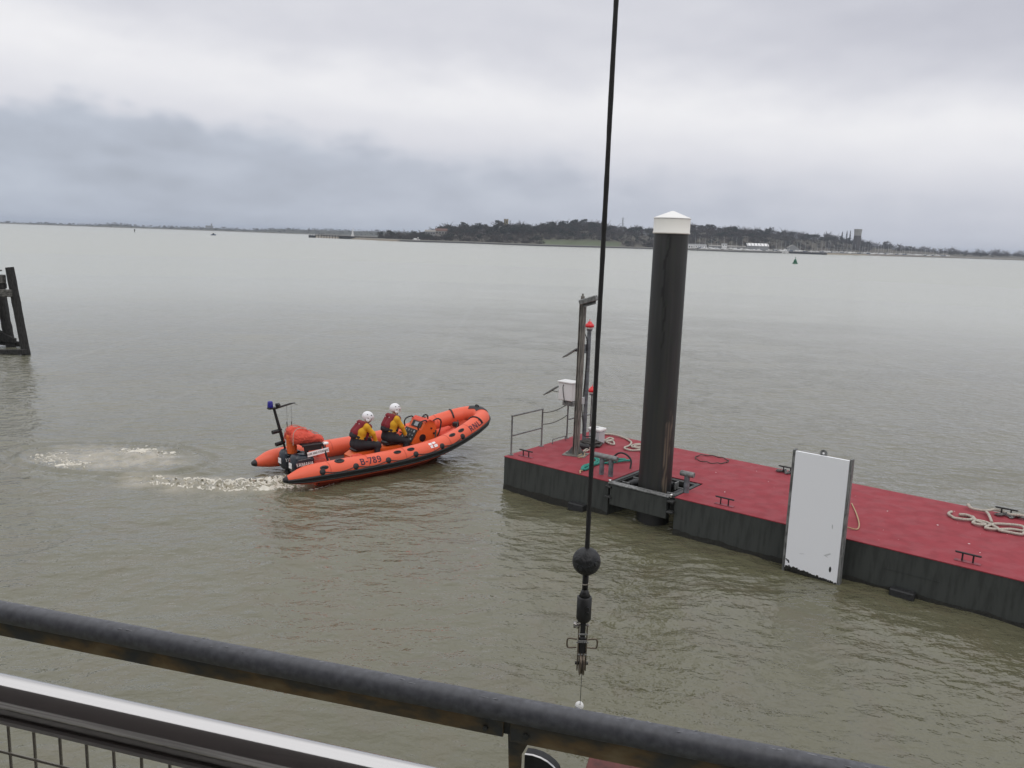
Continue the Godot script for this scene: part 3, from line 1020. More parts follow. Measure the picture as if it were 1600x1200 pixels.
	for y in [0.95, 0.62]:
		var cb := MB.new()
		var pts := []
		for i in 9:
			var f := i / 8.0
			pts.append(Vector3(0.05 - 0.06 * f, y + 0.06 * f - 0.6 * 0.45 * f * (1.0 - f), -1.57 - 1.26 * f))
		cb.tube(pts, 0.011, 6)
		var o := commit(cb, "slack_cable", M.rope_dark)
		o.transform = on_deck(0, 0)
		tag(o, "slack dark cable between the two handrails, %s" % ("the upper one" if y > 0.9 else "the lower one"), "cable")
	# cabinet with a solar panel, carried by the back handrail
	var cbn := thing("control_cabinet", "white control cabinet with solar panel mounted above the back handrail", "cabinet", on_deck(0.08, 2.75))
	var bx := MB.new()
	bx.box(Vector3(-0.02, 1.4, 0), Vector3(0.48, 0.5, 0.34), Basis(), 0.015)
	commit(bx, "body", M.box_white, cbn)
	var lid := MB.new()
	lid.box(Vector3(-0.02, 1.675, 0), Vector3(0.54, 0.045, 0.4), Basis(), 0.012)
	commit(lid, "lid", M.box_white, cbn)
	var un := MB.new()
	un.box(Vector3(0.05, 1.07, 0), Vector3(0.36, 0.13, 0.26), Basis(), 0.01)
	un.box(Vector3(0.05, 1.12, 0), Vector3(0.1, 0.12, 0.1))
	commit(un, "tray", M.galv_dark, cbn)
	var cw := MB.new()
	cw.tube(smooth_path([Vector3(-0.08, 1.6, 0.178), Vector3(-0.1, 1.52, 0.18), Vector3(-0.07, 1.35, 0.19), Vector3(-0.02, 1.12, 0.18), Vector3(-0.02, 1.06, 0.1)], 5), 0.01, 6)
	commit(cw, "cable", M.black, cbn)
	solar_panel(cbn, Vector3(-0.58, 1.36, 0.02), 0.46, 0.44)
	var st := MB.new()
	st.cyl(Vector3(-0.24, 1.35, 0.1), Vector3(-0.6, 1.36, 0.1), 0.012, 6)
	st.cyl(Vector3(-0.24, 1.5, -0.1), Vector3(-0.5, 1.44, -0.1), 0.012, 6)
	commit(st, "panel_stay", M.galv, cbn)
	# battery box standing on the deck
	var bt := thing("battery_box", "white battery box with a lid standing on the deck", "box", on_deck(0.95, 2.95))
	var bb := MB.new()
	bb.box(Vector3(0, 0.19, 0), Vector3(0.36, 0.38, 0.3), Basis(), 0.02)
	commit(bb, "body", M.box_grey, bt)
	var bl := MB.new()
	bl.box(Vector3(0, 0.42, 0), Vector3(0.42, 0.08, 0.36), Basis(), 0.02)
	commit(bl, "lid", M.box_white, bt)
	var kn := MB.new()
	kn.lathe([Vector2(0, 0.458), Vector2(0.05, 0.46), Vector2(0.04, 0.48), Vector2(0, 0.485)], 10)
	commit(kn, "lid_knob", M.box_grey, bt)


func nav_light(parent: Node3D, p: Vector3):
	var b := MB.new()
	b.lathe([Vector2(0, 0), Vector2(0.075, 0.0), Vector2(0.085, 0.05), Vector2(0.0, 0.05)], 14, at(p.x, p.y, p.z))
	var lamp := commit(b, "lamp_base", M.grey_pipe, parent)
	var c := MB.new()
	c.lathe([Vector2(0.0, 0.05), Vector2(0.1, 0.051), Vector2(0.1, 0.1), Vector2(0.0, 0.1)], 14, at(p.x, p.y, p.z))
	commit(c, "lamp_collar", M.box_white, lamp)
	var r := MB.new()
	r.lathe([Vector2(0.0, 0.1), Vector2(0.125, 0.101), Vector2(0.13, 0.15), Vector2(0.09, 0.2), Vector2(0.06, 0.215), Vector2(0.055, 0.25), Vector2(0.0, 0.26)], 16, at(p.x, p.y, p.z))
	r.cyl(p + Vector3(0, 0.25, 0), p + Vector3(0, 0.32, 0), 0.01, 6)
	commit(r, "red_lens", M.glass_red, lamp)


func solar_panel(parent: Node3D, c: Vector3, wdt: float, len: float):
	var bs := Basis(Vector3.UP, 0.25) * Basis(Vector3(0, 0, 1), 0.62)
	var f := MB.new()
	f.box(c, Vector3(wdt, 0.03, len), bs, 0.004)
	var fr := commit(f, "solar_panel", M.galv, parent)
	var g := MB.new()
	g.box(c + bs * Vector3(0, 0.016, 0), Vector3(wdt - 0.04, 0.006, len - 0.04), bs)
	commit(g, "solar_cells", M.solar, fr)


# ---------------------------------------------------------------- balcony rails and the crane's hook
func build_balcony():
	var dir := Vector3(0.963, 0, 0.27).normalized()  # runs to the right and towards the eye
	var turn := -atan2(dir.z, dir.x)
	var frame := Transform3D(Basis(Vector3.UP, turn), Vector3(-0.89, 4.965, -2.777))  # local x along the rail, z towards the eye
	var t := thing("fender_rail", "thick black rubber rail on a rust stained steel plate, across the foreground", "rail", frame)
	var mb := MB.new()
	var pts := []
	var rad := []
	for i in 141:
		var x := -3.6 + 7.6 * i / 140.0
		pts.append(Vector3(x, 0.003 * n_big.get_noise_1d(x * 6.0), 0))
		rad.append(0.042 + 0.001 * n_big.get_noise_1d(x * 25.0 + 50.0))
	mb.tube(pts, rad, 28)
	commit(mb, "rubber_tube", M.rail_rubber, t)
	var sf := MB.new()
	for i in 70:  # small pale flecks standing in for specular glints on the rubber
		var x := rng.randf_range(-2.6, 2.4)
		var a := rng.randf_range(1.0, 2.2)
		var c := Vector3(x, sin(a) * 0.0418 + 0.003 * n_big.get_noise_1d(x * 6.0), cos(a) * -0.0418)
		sf.blob(c, Vector3(rng.randf_range(0.004, 0.022), 0.0012, rng.randf_range(0.0012, 0.003)), Basis(Vector3(1, 0, 0), PI / 2 - a) * Basis(Vector3.UP, rng.randf_range(-0.5, 0.5)), 8, 4)
	tag(commit(sf, "painted_glints", M.rail_glint, t), "pale flecks painted as glints along the top of the rubber", "", "", "stuff")
	var p1 := MB.new()
	p1.box(Vector3(-1.335, -0.05, 0.012), Vector3(4.55, 0.088, 0.012), Basis(), 0.002)
	p1.box(Vector3(-1.335, -0.040, -0.02), Vector3(4.55, 0.012, 0.05))
	p1.box(Vector3(0.955, -0.05, -0.004), Vector3(0.12, 0.08, 0.01))
	commit(p1, "steel_plate", M.rust_plate, t)
	var p2 := MB.new()
	p2.box(Vector3(2.52, -0.054, 0.016), Vector3(3.11, 0.096, 0.012), Basis(), 0.002)
	p2.box(Vector3(2.52, -0.040, -0.02), Vector3(3.11, 0.012, 0.05))
	commit(p2, "steel_plate", M.rust_plate, t)
	for x in [0.88, 1.02]:
		var b := MB.new()
		b.cyl(Vector3(x, -0.07, 0.01), Vector3(x, -0.07, 0.028), 0.011 if x > 0.9 else 0.009, 6)
		commit(b, "bolt", M.steel_dark, t)
	var br := MB.new()
	br.prism([Vector2(0.95, -0.098), Vector2(1.03, -0.098), Vector2(0.996, -0.17), Vector2(0.992, -1.3), Vector2(0.972, -1.3), Vector2(0.966, -0.4)], -0.03, -0.01)
	commit(br, "bracket", M.rust_plate, t)
	# a steel post behind the plate, its top bent over in a curve
	var q := thing("steel_post", "dark steel post with a curved top under the black rail, bottom of the picture", "post", Transform3D(Basis(Vector3.UP, turn), frame * Vector3(1.062, -0.172, -0.05)))
	var outline := [Vector2(0.062, -1.3), Vector2(-0.056, -1.3), Vector2(-0.056, -0.002), Vector2(-0.03, 0.0), Vector2(-0.002, -0.004), Vector2(0.022, -0.013), Vector2(0.042, -0.026), Vector2(0.056, -0.04), Vector2(0.062, -0.056)]
	var pp := MB.new()
	pp.prism(outline, -0.022, 0.022)
	commit(pp, "post_body", M.rubber, q)
	var pe := MB.new()
	for i in range(2, outline.size() - 1):
		var a: Vector2 = outline[i]
		var b: Vector2 = outline[i + 1]
		var d := b - a
		pe.box(Vector3((a.x + b.x) * 0.5, (a.y + b.y) * 0.5 + 0.001, 0.017), Vector3(d.length() + 0.001, 0.002, 0.008), Basis(Vector3(0, 0, 1), d.angle()))
	commit(pe, "top_edge", M.stainless, q)
	var rb := thing("red_beam", "dull red steel beam below the black rail", "beam", Transform3D(Basis(Vector3.UP, turn), frame * Vector3(1.2, -0.33, -0.12)))
	var rm := MB.new()
	rm.box(Vector3(1.6, 0.0, 0), Vector3(3.2, 0.16, 0.1), Basis(), 0.006)
	commit(rm, "web", M.red_beam, rb)
	var rf := MB.new()
	rf.box(Vector3(1.6, 0.086, 0), Vector3(3.2, 0.012, 0.16), Basis(), 0.003)
	commit(rf, "flange", M.red_beam, rb)

	# the bright handrail with its mesh
	var hf := Transform3D(Basis(Vector3.UP, turn), Vector3(-0.786, 5.775, -1.193))
	var h := thing("balcony_handrail", "bright stainless steel handrail with a wire mesh panel, bottom left", "handrail", hf)
	var hm := MB.new()
	hm.tube([Vector3(-2.6, 0, 0), Vector3(2.4, 0, 0)], 0.0255, 32)
	commit(hm, "handrail_tube", M.stainless, h)
	var lip := MB.new()
	lip.box(Vector3(-0.1, -0.031, 0), Vector3(5.0, 0.02, 0.012), Basis(), 0.002)
	commit(lip, "web_plate", M.stainless_dull, h)
	var ub := MB.new()
	ub.box(Vector3(-0.1, -0.045, 0), Vector3(5.0, 0.012, 0.026), Basis(), 0.003)
	commit(ub, "mesh_frame", M.stainless_dull, h)
	for i in 61:
		var w := MB.new()
		var x := -1.99 + i * 0.05
		w.cyl(Vector3(x, -0.05, 0), Vector3(x, -0.95, 0), 0.0024, 6)
		commit(w, "mesh_wire", M.wire_steel, h)
	for i in 17:
		var w := MB.new()
		var y := -0.103 - i * 0.05
		w.cyl(Vector3(-2.0, y, 0.0046), Vector3(1.02, y, 0.0046), 0.0024, 6)
		commit(w, "mesh_wire", M.wire_steel, h)
	for x in [-2.02, 1.04]:
		var pb := MB.new()
		pb.box(Vector3(x, -0.6, 0), Vector3(0.03, 1.08, 0.04), Basis(), 0.003)
		commit(pb, "post", M.stainless_dull, h)
	var fl := MB.new()
	fl.box(Vector3(0, -1.22, 0.9), Vector3(7.0, 0.16, 1.9), Basis(), 0.01)
	var fo := commit(fl, "balcony_floor", M.concrete)
	fo.transform = hf
	tag(fo, "", "", "", "structure")
	var bw := MB.new()
	bw.box(Vector3(0.5, 2.2, 2.05), Vector3(16.0, 7.0, 0.3))  # unseen wall added behind the eye, sized to darken the steel rail's reflections
	var bo := commit(bw, "unseen_boathouse_wall", M.wall_brown)
	bo.transform = hf
	tag(bo, "", "", "", "structure")


func build_hook():
	var t := thing("crane_hook", "black crane cable with ball weight, swivel and snap hook hanging in front", "crane hook", at(0.436, 0, -4.25))
	var c := MB.new()
	var pts := []
	var rad := []
	for i in 161:
		var y := 4.84 + 3.6 * i / 160.0
		pts.append(Vector3(0.002 * n_big.get_noise_1d(y * 9.0), y, 0))
		rad.append(0.0128 + 0.0016 * n_big.get_noise_1d(y * 60.0))
	c.tube(pts, rad, 10)
	commit(c, "cable", M.cable_black, t)
	var b := MB.new()
	b.blob(Vector3(0, 4.80, 0), Vector3(0.077, 0.077, 0.077), Basis(), 28, 18)
	commit(b, "ball_weight", M.ball_black, t)
	for q in [[-0.035, 4.785, 0.064], [0.045, 4.81, 0.058]]:
		var d := MB.new()
		d.cyl(Vector3(q[0], q[1], q[2]), Vector3(q[0] * 1.1, q[1], q[2] * 1.06), 0.013, 12)
		commit(d, "ball_bolt", M.black_gloss, t)
	var s := MB.new()
	s.lathe([Vector2(0, 4.635), Vector2(0.016, 4.635), Vector2(0.0165, 4.69), Vector2(0.018, 4.73), Vector2(0.0, 4.731)], 14)
	s.lathe([Vector2(0, 4.594), Vector2(0.034, 4.594), Vector2(0.016, 4.64), Vector2(0, 4.641)], 8)
	commit(s, "sleeve", M.black, t)
	var tie := MB.new()
	tie.lathe([Vector2(0.0, 4.672), Vector2(0.0185, 4.672), Vector2(0.0185, 4.678), Vector2(0.0, 4.678)], 14, Transform3D(Basis(Vector3(0, 0, 1), 0.12), Vector3(0.56, 0.03, 0)))
	commit(tie, "cable_tie", M.rope_white, t)
	var sw := MB.new()
	sw.lathe([Vector2(0, 4.452), Vector2(0.03, 4.452), Vector2(0.042, 4.47), Vector2(0.042, 4.594), Vector2(0.036, 4.598), Vector2(0, 4.598)], 8, Transform3D(Basis(Vector3.UP, PI / 8)))
	commit(sw, "swivel_block", M.black, t)
	for q in [[0.014, 4.545], [0.016, 4.515]]:
		var d := MB.new()
		d.cyl(Vector3(q[0], q[1], 0.036), Vector3(q[0], q[1], 0.046), 0.01, 6)
		commit(d, "swivel_bolt", M.steel_dark, t)
	var tg := MB.new()
	tg.box(Vector3(0, 4.41, 0), Vector3(0.028, 0.1, 0.02), Basis(), 0.003)
	commit(tg, "tongue", M.black, t)
	for x in [-0.022, 0.024]:
		var pl := MB.new()
		pl.box(Vector3(x, 4.30, 0), Vector3(0.006, 0.27, 0.03), Basis(), 0.002)
		commit(pl, "side_plate", M.brass_dark, t)
	var bt := MB.new()
	bt.cyl(Vector3(-0.05, 4.43, 0), Vector3(0.034, 4.43, 0), 0.007, 10)
	bt.cyl(Vector3(-0.053, 4.43, 0), Vector3(-0.038, 4.43, 0), 0.017, 6)
	bt.cyl(Vector3(-0.034, 4.43, 0), Vector3(-0.027, 4.43, 0), 0.02, 14)
	commit(bt, "shackle_bolt", M.stainless_dull, t)
	for y in [4.382, 4.342, 4.262]:
		var pb := MB.new()
		pb.box(Vector3(0.001, y, 0.014), Vector3(0.05, 0.009, 0.01), Basis(), 0.002)
		commit(pb, "cross_bar", M.galv, t)
	for s2 in [-1.0, 1.0]:
		var hm := MB.new()
		hm.tube(smooth_path([Vector3(s2 * 0.03, 4.345, 0), Vector3(s2 * 0.07, 4.35, 0), Vector3(s2 * 0.082, 4.34, 0), Vector3(s2 * 0.082, 4.305, 0), Vector3(s2 * 0.07, 4.295, 0), Vector3(s2 * 0.03, 4.298, 0)], 5), 0.0046, 8)
		commit(hm, "grip_handle", M.brass_dark, t)
	var blk := MB.new()
	blk.box(Vector3(0.001, 4.31, -0.002), Vector3(0.036, 0.09, 0.022), Basis(), 0.003)
	commit(blk, "latch_block", M.black, t)
	for k in 7:
		var cl := MB.new()
		cl.blob(Vector3(-0.03 + 0.01 * k, 4.338, 0.022), Vector3(0.005, 0.0035, 0.0035), Basis(), 7, 5)
		commit(cl, "chain_bead", M.galv, t)
	var wh := MB.new()
	wh.lathe([Vector2(0.02, -0.013), Vector2(0.064, -0.013), Vector2(0.067, -0.010), Vector2(0.057, -0.003), Vector2(0.057, 0.003), Vector2(0.067, 0.010), Vector2(0.064, 0.013), Vector2(0.02, 0.013)], 32, Transform3D(Basis(Vector3(0, 0, 1), -PI / 2), Vector3(0.001, 4.205, 0)))
	commit(wh, "sheave_wheel", M.brass_dark, t)
	var ax := MB.new()
	ax.cyl(Vector3(-0.034, 4.205, 0), Vector3(0.038, 4.205, 0), 0.009, 10)
	commit(ax, "sheave_axle", M.steel_dark, t)
	var wl := MB.new()
	wl.cyl(Vector3(0.0, 4.33, 0.063), Vector3(0.0, 3.9, 0.063), 0.0017, 6)
	commit(wl, "thin_line", M.black, t)
	var f := MB.new()
	f.blob(Vector3(0, 0, 0), Vector3(0.024, 0.024, 0.024), Basis(), 18, 12)
	var fo := commit(f, "line_float", M.white_paint)
	fo.position = Vector3(0.434, 3.975, -4.205)
	tag(fo, "small white ball on the thin line below the crane hook", "float")


# ---------------------------------------------------------------- the rescue boat
var tube_c := []  # centre line of the starboard tube, stern to bow
var tube_r := []


func make_tube_path():
	var p := [Vector4(-0.44, 0.37, 1.0, 0.07), Vector4(-0.36, 0.375, 1.01, 0.11), Vector4(-0.18, 0.395, 1.03, 0.175), Vector4(0.05, 0.42, 1.045, 0.238), Vector4(0.35, 0.43, 1.05, 0.27), Vector4(1.0, 0.43, 1.055, 0.287), Vector4(2.0, 0.435, 1.06, 0.288), Vector4(3.0, 0.46, 1.06, 0.288), Vector4(3.8, 0.505, 1.05, 0.287), Vector4(4.6, 0.60, 1.0, 0.285), Vector4(5.3, 0.735, 0.90, 0.272), Vector4(5.9, 0.89, 0.77, 0.27), Vector4(6.38, 1.02, 0.60, 0.268), Vector4(6.72, 1.11, 0.40, 0.262), Vector4(6.90, 1.17, 0.0, 0.255)]
	for i in p.size() - 1:
		var a: Vector4 = p[maxi(i - 1, 0)]
		var b: Vector4 = p[i]
		var c: Vector4 = p[i + 1]
		var d: Vector4 = p[mini(i + 2, p.size() - 1)]
		if i + 2 >= p.size():
			d = Vector4(p[i].x, p[i].y, -p[i].z, p[i].w)
		for k in 6:
			var t := k / 6.0
			var q := 0.5 * ((2.0 * b) + (c - a) * t + (2.0 * a - 5.0 * b + 4.0 * c - d) * t * t + (3.0 * b - a - 3.0 * c + d) * t * t * t)
			tube_c.append(Vector3(q.x, q.y, q.z))
			tube_r.append(q.w)
	tube_c.append(Vector3(p[-1].x, p[-1].y, 0))
	tube_r.append(0.25)


# a point on the starboard tube: x along the boat, angle from straight outboard up over the top, proud of the skin by lift
func on_tube(x: float, ang: float, lift := 0.0) -> Array:  # [point, along, outward]
	var i := 0
	while i < tube_c.size() - 2 and tube_c[i + 1].x < x:
		i += 1
	var a: Vector3 = tube_c[i]
	var b: Vector3 = tube_c[i + 1]
	var f := clampf((x - a.x) / maxf(b.x - a.x, 1e-4), 0.0, 1.0)
	var c := a.lerp(b, f)
	var r: float = lerpf(tube_r[i], tube_r[i + 1], f)
	var lo: Vector3 = tube_c[maxi(i - 1, 0)]
	var hi: Vector3 = tube_c[mini(i + 2, tube_c.size() - 1)]
	var t := ((b - a).normalized() * 2.0 + (hi - lo).normalized()).normalized()
	var side := Vector3(-t.z, 0, t.x).normalized()
	var up := side.cross(t).normalized()
	if up.y < 0.0:
		up = -up
	var o := side * cos(ang) + up * sin(ang)
	return [c + o * (r + lift), t, o]


func mirrored(p: Vector3) -> Vector3:
	return Vector3(p.x, p.y, -p.z)


func lettering(words: String, size: float, place: Callable, called: String, m: Material, parent: Node3D, bold := true):
	var tm := TextMesh.new()
	tm.text = words
	var f := SystemFont.new()
	f.font_names = PackedStringArray(["Droid Sans"])
	f.font_weight = 700 if bold else 400
	tm.font = f
	tm.font_size = 32
	tm.pixel_size = size / 32.0
	tm.depth = 0.0
	tm.curve_step = 2.0
	var arr := tm.get_mesh_arrays() if tm.get_surface_count() == 1 else tm.surface_get_arrays(0)
	var v: PackedVector3Array = arr[Mesh.ARRAY_VERTEX]
	var idx: PackedInt32Array = arr[Mesh.ARRAY_INDEX] if arr[Mesh.ARRAY_INDEX] != null else PackedInt32Array(range(v.size()))
	var mb := MB.new()
	var todo := []
	for i in range(0, idx.size(), 3):
		todo.append([v[idx[i]], v[idx[i + 1]], v[idx[i + 2]]])
	var lim := size * 0.28
	while todo:
		var t: Array = todo.pop_back()
		var far := 0
		var len := 0.0
		for k in 3:
			var l: float = t[k].distance_to(t[(k + 1) % 3])
			if l > len:
				len = l
				far = k
		if len > lim and todo.size() < 20000:
			var a: Vector3 = t[far]
			var b: Vector3 = t[(far + 1) % 3]
			var c: Vector3 = t[(far + 2) % 3]
			var mid := (a + b) * 0.5
			todo.append([a, mid, c])
			todo.append([mid, b, c])
			continue
		var q := []
		for k in 3:
			q.append(place.call(t[k].x, t[k].y))
		var nn: Vector3 = (place.call(t[0].x, t[0].y, 0.05) as Vector3) - (q[0] as Vector3)
		mb.poly(q, nn)
	commit(mb, called, m, parent)


func disc_patch(x: float, ang: float, half: Vector2, thick: float, port: bool) -> MB:
	var mb := MB.new()
	var q := on_tube(x, ang)
	var c: Vector3 = q[0]
	var t: Vector3 = q[1]
	var o: Vector3 = q[2]
	if port:
		c = mirrored(c)
		t = mirrored(t)
		o = mirrored(o)
	var s := o.cross(t).normalized()
	mb.lathe([Vector2(0.0, -0.03), Vector2(1.0, -0.02), Vector2(1.0, thick * 0.5), Vector2(0.75, thick), Vector2(0.0, thick * 1.15)], 16, Transform3D(Basis(t * half.x, o, t.cross(o) * half.y), c))
	return mb


func build_boat():
	make_tube_path()
	var t := thing("rescue_boat", "orange inflatable rescue boat with two outboard engines under way", "boat", boat_frame)
	# the tube, round the bow from one side to the other
	var all := []
	var rad := []
	for i in tube_c.size():
		all.append(tube_c[i])
		rad.append(tube_r[i])
	for i in range(tube_c.size() - 2, -1, -1):
		all.append(mirrored(tube_c[i]))
		rad.append(tube_r[i])
	var mb := MB.new()
	mb.tube(all, rad, 28)
	commit(mb, "inflatable_tube", M.tube_orange, t)
	for s in [1.0, -1.0]:
		var tc := MB.new()
		tc.tube([Vector3(-0.50, 0.365, 0.995 * s), Vector3(-0.485, 0.366, 0.996 * s), Vector3(-0.44, 0.37, 1.0 * s), Vector3(-0.39, 0.373, 1.006 * s)], [0.04, 0.062, 0.082, 0.108], 16)
		commit(tc, "tail_cone", M.black, t)
	# rubbing strake: a flat band with two ribs, all round the outside
	var strip := func(ang: float, lift: float) -> Array:
		var out := []
		for i in range(4, tube_c.size() - 1):
			out.append(on_tube(tube_c[i].x, ang, lift)[0])
		var e: Vector3 = tube_c[-1] + Vector3(cos(ang), sin(ang), 0) * (0.25 + lift)
		var n := out.size()
		out.append(e)
		for i in range(n - 1, -1, -1):
			out.append(mirrored(out[i]))
		return out
	var band := MB.new()
	band.flat(false)
	var lo: Array = strip.call(-0.62, 0.012)
	var hi: Array = strip.call(-0.02, 0.012)
	var mi: Array = strip.call(-0.32, 0.022)
	for i in lo.size() - 1:
		band.quad(lo[i], lo[i + 1], mi[i + 1], mi[i])
		band.quad(mi[i], mi[i + 1], hi[i + 1], hi[i])
	commit(band, "rubbing_strake", M.black, t)
	for q in [[-0.06, 0.032], [-0.52, 0.028]]:
		var r := MB.new()
		r.tube(strip.call(q[0], 0.012), q[1], 8)
		commit(r, "strake_rib", M.rubber, t)
	# black cover over the nose
	var nose := MB.new()
	nose.flat(false)
	var rows := []
	for i in range(-4, 5):
		var row := []
		var k := tube_c.size() - 1 - absi(i)
		for j in 9:
			var ang := deg_to_rad(28.0 + 105.0 * j / 8.0)
			var p: Vector3
			if i == 0:
				p = tube_c[-1] + Vector3(cos(ang), sin(ang), 0) * (0.25 + 0.012)
			else:
				p = on_tube(tube_c[k].x, ang, 0.012)[0]
				if i < 0:
					p = mirrored(p)
			row.append(p)
		rows.append(row)
	for i in rows.size() - 1:
		for j in 8:
			nose.poly([rows[i][j], rows[i + 1][j], rows[i + 1][j + 1], rows[i][j + 1]], (rows[i][j] as Vector3) - Vector3(6.5, 1.05, 0))
	commit(nose, "nose_cover", M.rubber, t)
	var bit := MB.new()
	bit.tube(smooth_path([Vector3(6.84, 1.41, 0.07), Vector3(6.84, 1.47, 0.06), Vector3(6.84, 1.47, -0.06), Vector3(6.84, 1.41, -0.07)], 4), 0.022, 8)
	commit(bit, "bow_handle", M.black, t)
	for s in [1.0, -1.0]:
		var st := MB.new()
		var pts := []
		for j in 13:
			var p: Vector3 = on_tube(6.3, deg_to_rad(20.0 + 150.0 * j / 12.0), 0.012)[0]
			pts.append(p if s > 0 else mirrored(p))
		st.tube(pts, 0.03, 6)
		commit(st, "bow_strap", M.black, t)
	# hull below
	var st_x := [0.55, 1.5, 3.0, 4.2, 5.2, 5.9, 6.4, 6.75]
	var keel := [-0.42, -0.42, -0.38, -0.26, 0.02, 0.36, 0.68, 0.98]
	var chine_y := [-0.06, -0.05, 0.0, 0.08, 0.27, 0.50, 0.76, 1.0]
	var chine_z := [0.86, 0.86, 0.86, 0.82, 0.66, 0.45, 0.24, 0.06]
	var hull := MB.new()
	hull.flat(false)
	for s in [1.0, -1.0]:
		for i in st_x.size() - 1:
			var f := func(k: int, lvl: int) -> Vector3:
				if lvl == 0:
					return Vector3(st_x[k], keel[k], 0)
				if lvl == 1:
					return Vector3(st_x[k], chine_y[k], chine_z[k] * s)
				var p: Vector3 = on_tube(minf(st_x[k], 6.7), -1.35, -0.03)[0]
				return Vector3(p.x, p.y, p.z * s)
			for lvl in 2:
				hull.poly([f.call(i, lvl), f.call(i + 1, lvl), f.call(i + 1, lvl + 1), f.call(i, lvl + 1)], Vector3(0.2, -0.6, s))
	commit(hull, "hull", M.hull_orange, t)
	var tr := MB.new()
	tr.prism([Vector2(-0.82, -0.06), Vector2(0, -0.42), Vector2(0.82, -0.06), Vector2(0.82, 0.5), Vector2(-0.82, 0.5)], 0.0, 0.07, Transform3D(Basis(Vector3(0, 0, 1), Vector3(0, 1, 0), Vector3(1, 0, 0)), Vector3(0.55, 0, 0)))
	commit(tr, "transom", M.tube_orange, t)
	var fl := MB.new()
	fl.prism([Vector2(0.6, -0.95), Vector2(4.4, -0.9), Vector2(5.0, -0.55), Vector2(5.0, 0.55), Vector2(4.4, 0.9), Vector2(0.6, 0.95)], 0.22, 0.26, Transform3D(Basis(Vector3(1, 0, 0), Vector3(0, 0, 1), Vector3(0, 1, 0)), Vector3()))
	commit(fl, "floor", M.floor_dark, t)
	var pod := MB.new()  # raised foredeck
	pod.prism([Vector2(4.9, 0.2), Vector2(5.6, 0.3), Vector2(6.3, 0.72), Vector2(6.5, 0.98), Vector2(5.9, 0.68), Vector2(5.2, 0.5), Vector2(4.9, 0.46)], -0.45, 0.45)
	commit(pod, "foredeck", M.hull_orange, t)

	# handles, lifeline and its patches
	for e in [[0.58, 0.75], [2.96, 1.0], [3.43, 1.0], [5.05, 1.05], [5.45, 1.05], [1.1, 1.25]]:
		for port in [false, true]:
			var big: bool = e[0] == 1.1
			var hpad := commit(disc_patch(e[0], e[1], Vector2(0.13, 0.06) if not big else Vector2(0.15, 0.09), 0.018, port), "handle_pad", M.black, t)
			var q := on_tube(e[0], e[1])
			var h := MB.new()
			var pts := []
			for k in 7:
				var f := k / 6.0
				var p: Vector3 = q[0] + q[1] * (0.09 * (2.0 * f - 1.0)) + q[2] * (0.02 + 0.028 * sin(PI * f))
				pts.append(mirrored(p) if port else p)
			h.tube(pts, 0.013, 6)
			commit(h, "grab_handle", M.rubber, hpad)
	var round_x := [0.5, 1.52, 2.58, 3.53, 4.5, 5.36]
	for port in [false, true]:
		for x in round_x:
			commit(disc_patch(x, 0.34, Vector2(0.085, 0.085), 0.03, port), "lifeline_patch", M.black, t)
		for i in round_x.size() - 1:
			var pts := []
			for k in 13:
				var f := k / 12.0
				var p: Vector3 = on_tube(lerpf(round_x[i], round_x[i + 1], f), 0.34 - 0.26 * sin(PI * f), 0.016)[0]
				pts.append(mirrored(p) if port else p)
			var r := MB.new()
			r.tube(pts, 0.012, 6)
			commit(r, "lifeline", M.rope_dark, t)
	for port in [false, true]:
		for x in [0.75, 1.95, 3.2, 4.2, 4.85, 5.75]:
			var sm := MB.new()
			sm.flat(false)
			for k in 20:
				var q := []
				for e in [[-0.018, 0], [0.018, 0], [0.018, 1], [-0.018, 1]]:
					var p: Vector3 = on_tube(x + e[0], deg_to_rad(-30.0 + 200.0 * (k + e[1]) / 20.0), 0.0025)[0]
					q.append(mirrored(p) if port else p)
				var o: Vector3 = on_tube(x, deg_to_rad(-30.0 + 200.0 * k / 20.0))[2]
				sm.poly(q, mirrored(o) if port else o)
			commit(sm, "tube_seam", M.seam_orange, t)
	# lettering on the starboard tube
	var words := func(x0: float, a0: float) -> Callable:
		return func(x: float, y: float, lift := 0.0) -> Vector3:
			return on_tube(x0 + x, a0 + y / 0.275, 0.004 + lift)[0]
	lettering("B-789", 0.27, words.call(2.02, 0.66), "number_lettering", M.lettering, t)
	lettering("RNLI", 0.26, words.call(6.02, 0.62), "bow_lettering", M.lettering, t)
	var flag := MB.new()
	for q in [[-0.075, 0.055, 0.06, 0.035], [0.06, 0.06, 0.055, 0.035], [-0.06, -0.04, 0.055, 0.04], [0.08, -0.045, 0.06, 0.04]]:
		var pp := []
		for e in [[-1, -1], [1, -1], [1, 1], [-1, 1]]:
			pp.append(on_tube(4.22 + q[0] + e[0] * q[2], 0.78 + (q[1] + e[1] * q[3]) / 0.275, 0.004)[0])
		flag.poly(pp, Vector3(0, 0.7, 0.7))
	commit(flag, "flag_emblem", M.decal_white, t)

	build_engines(t)
	build_frame(t)
	build_console(t)


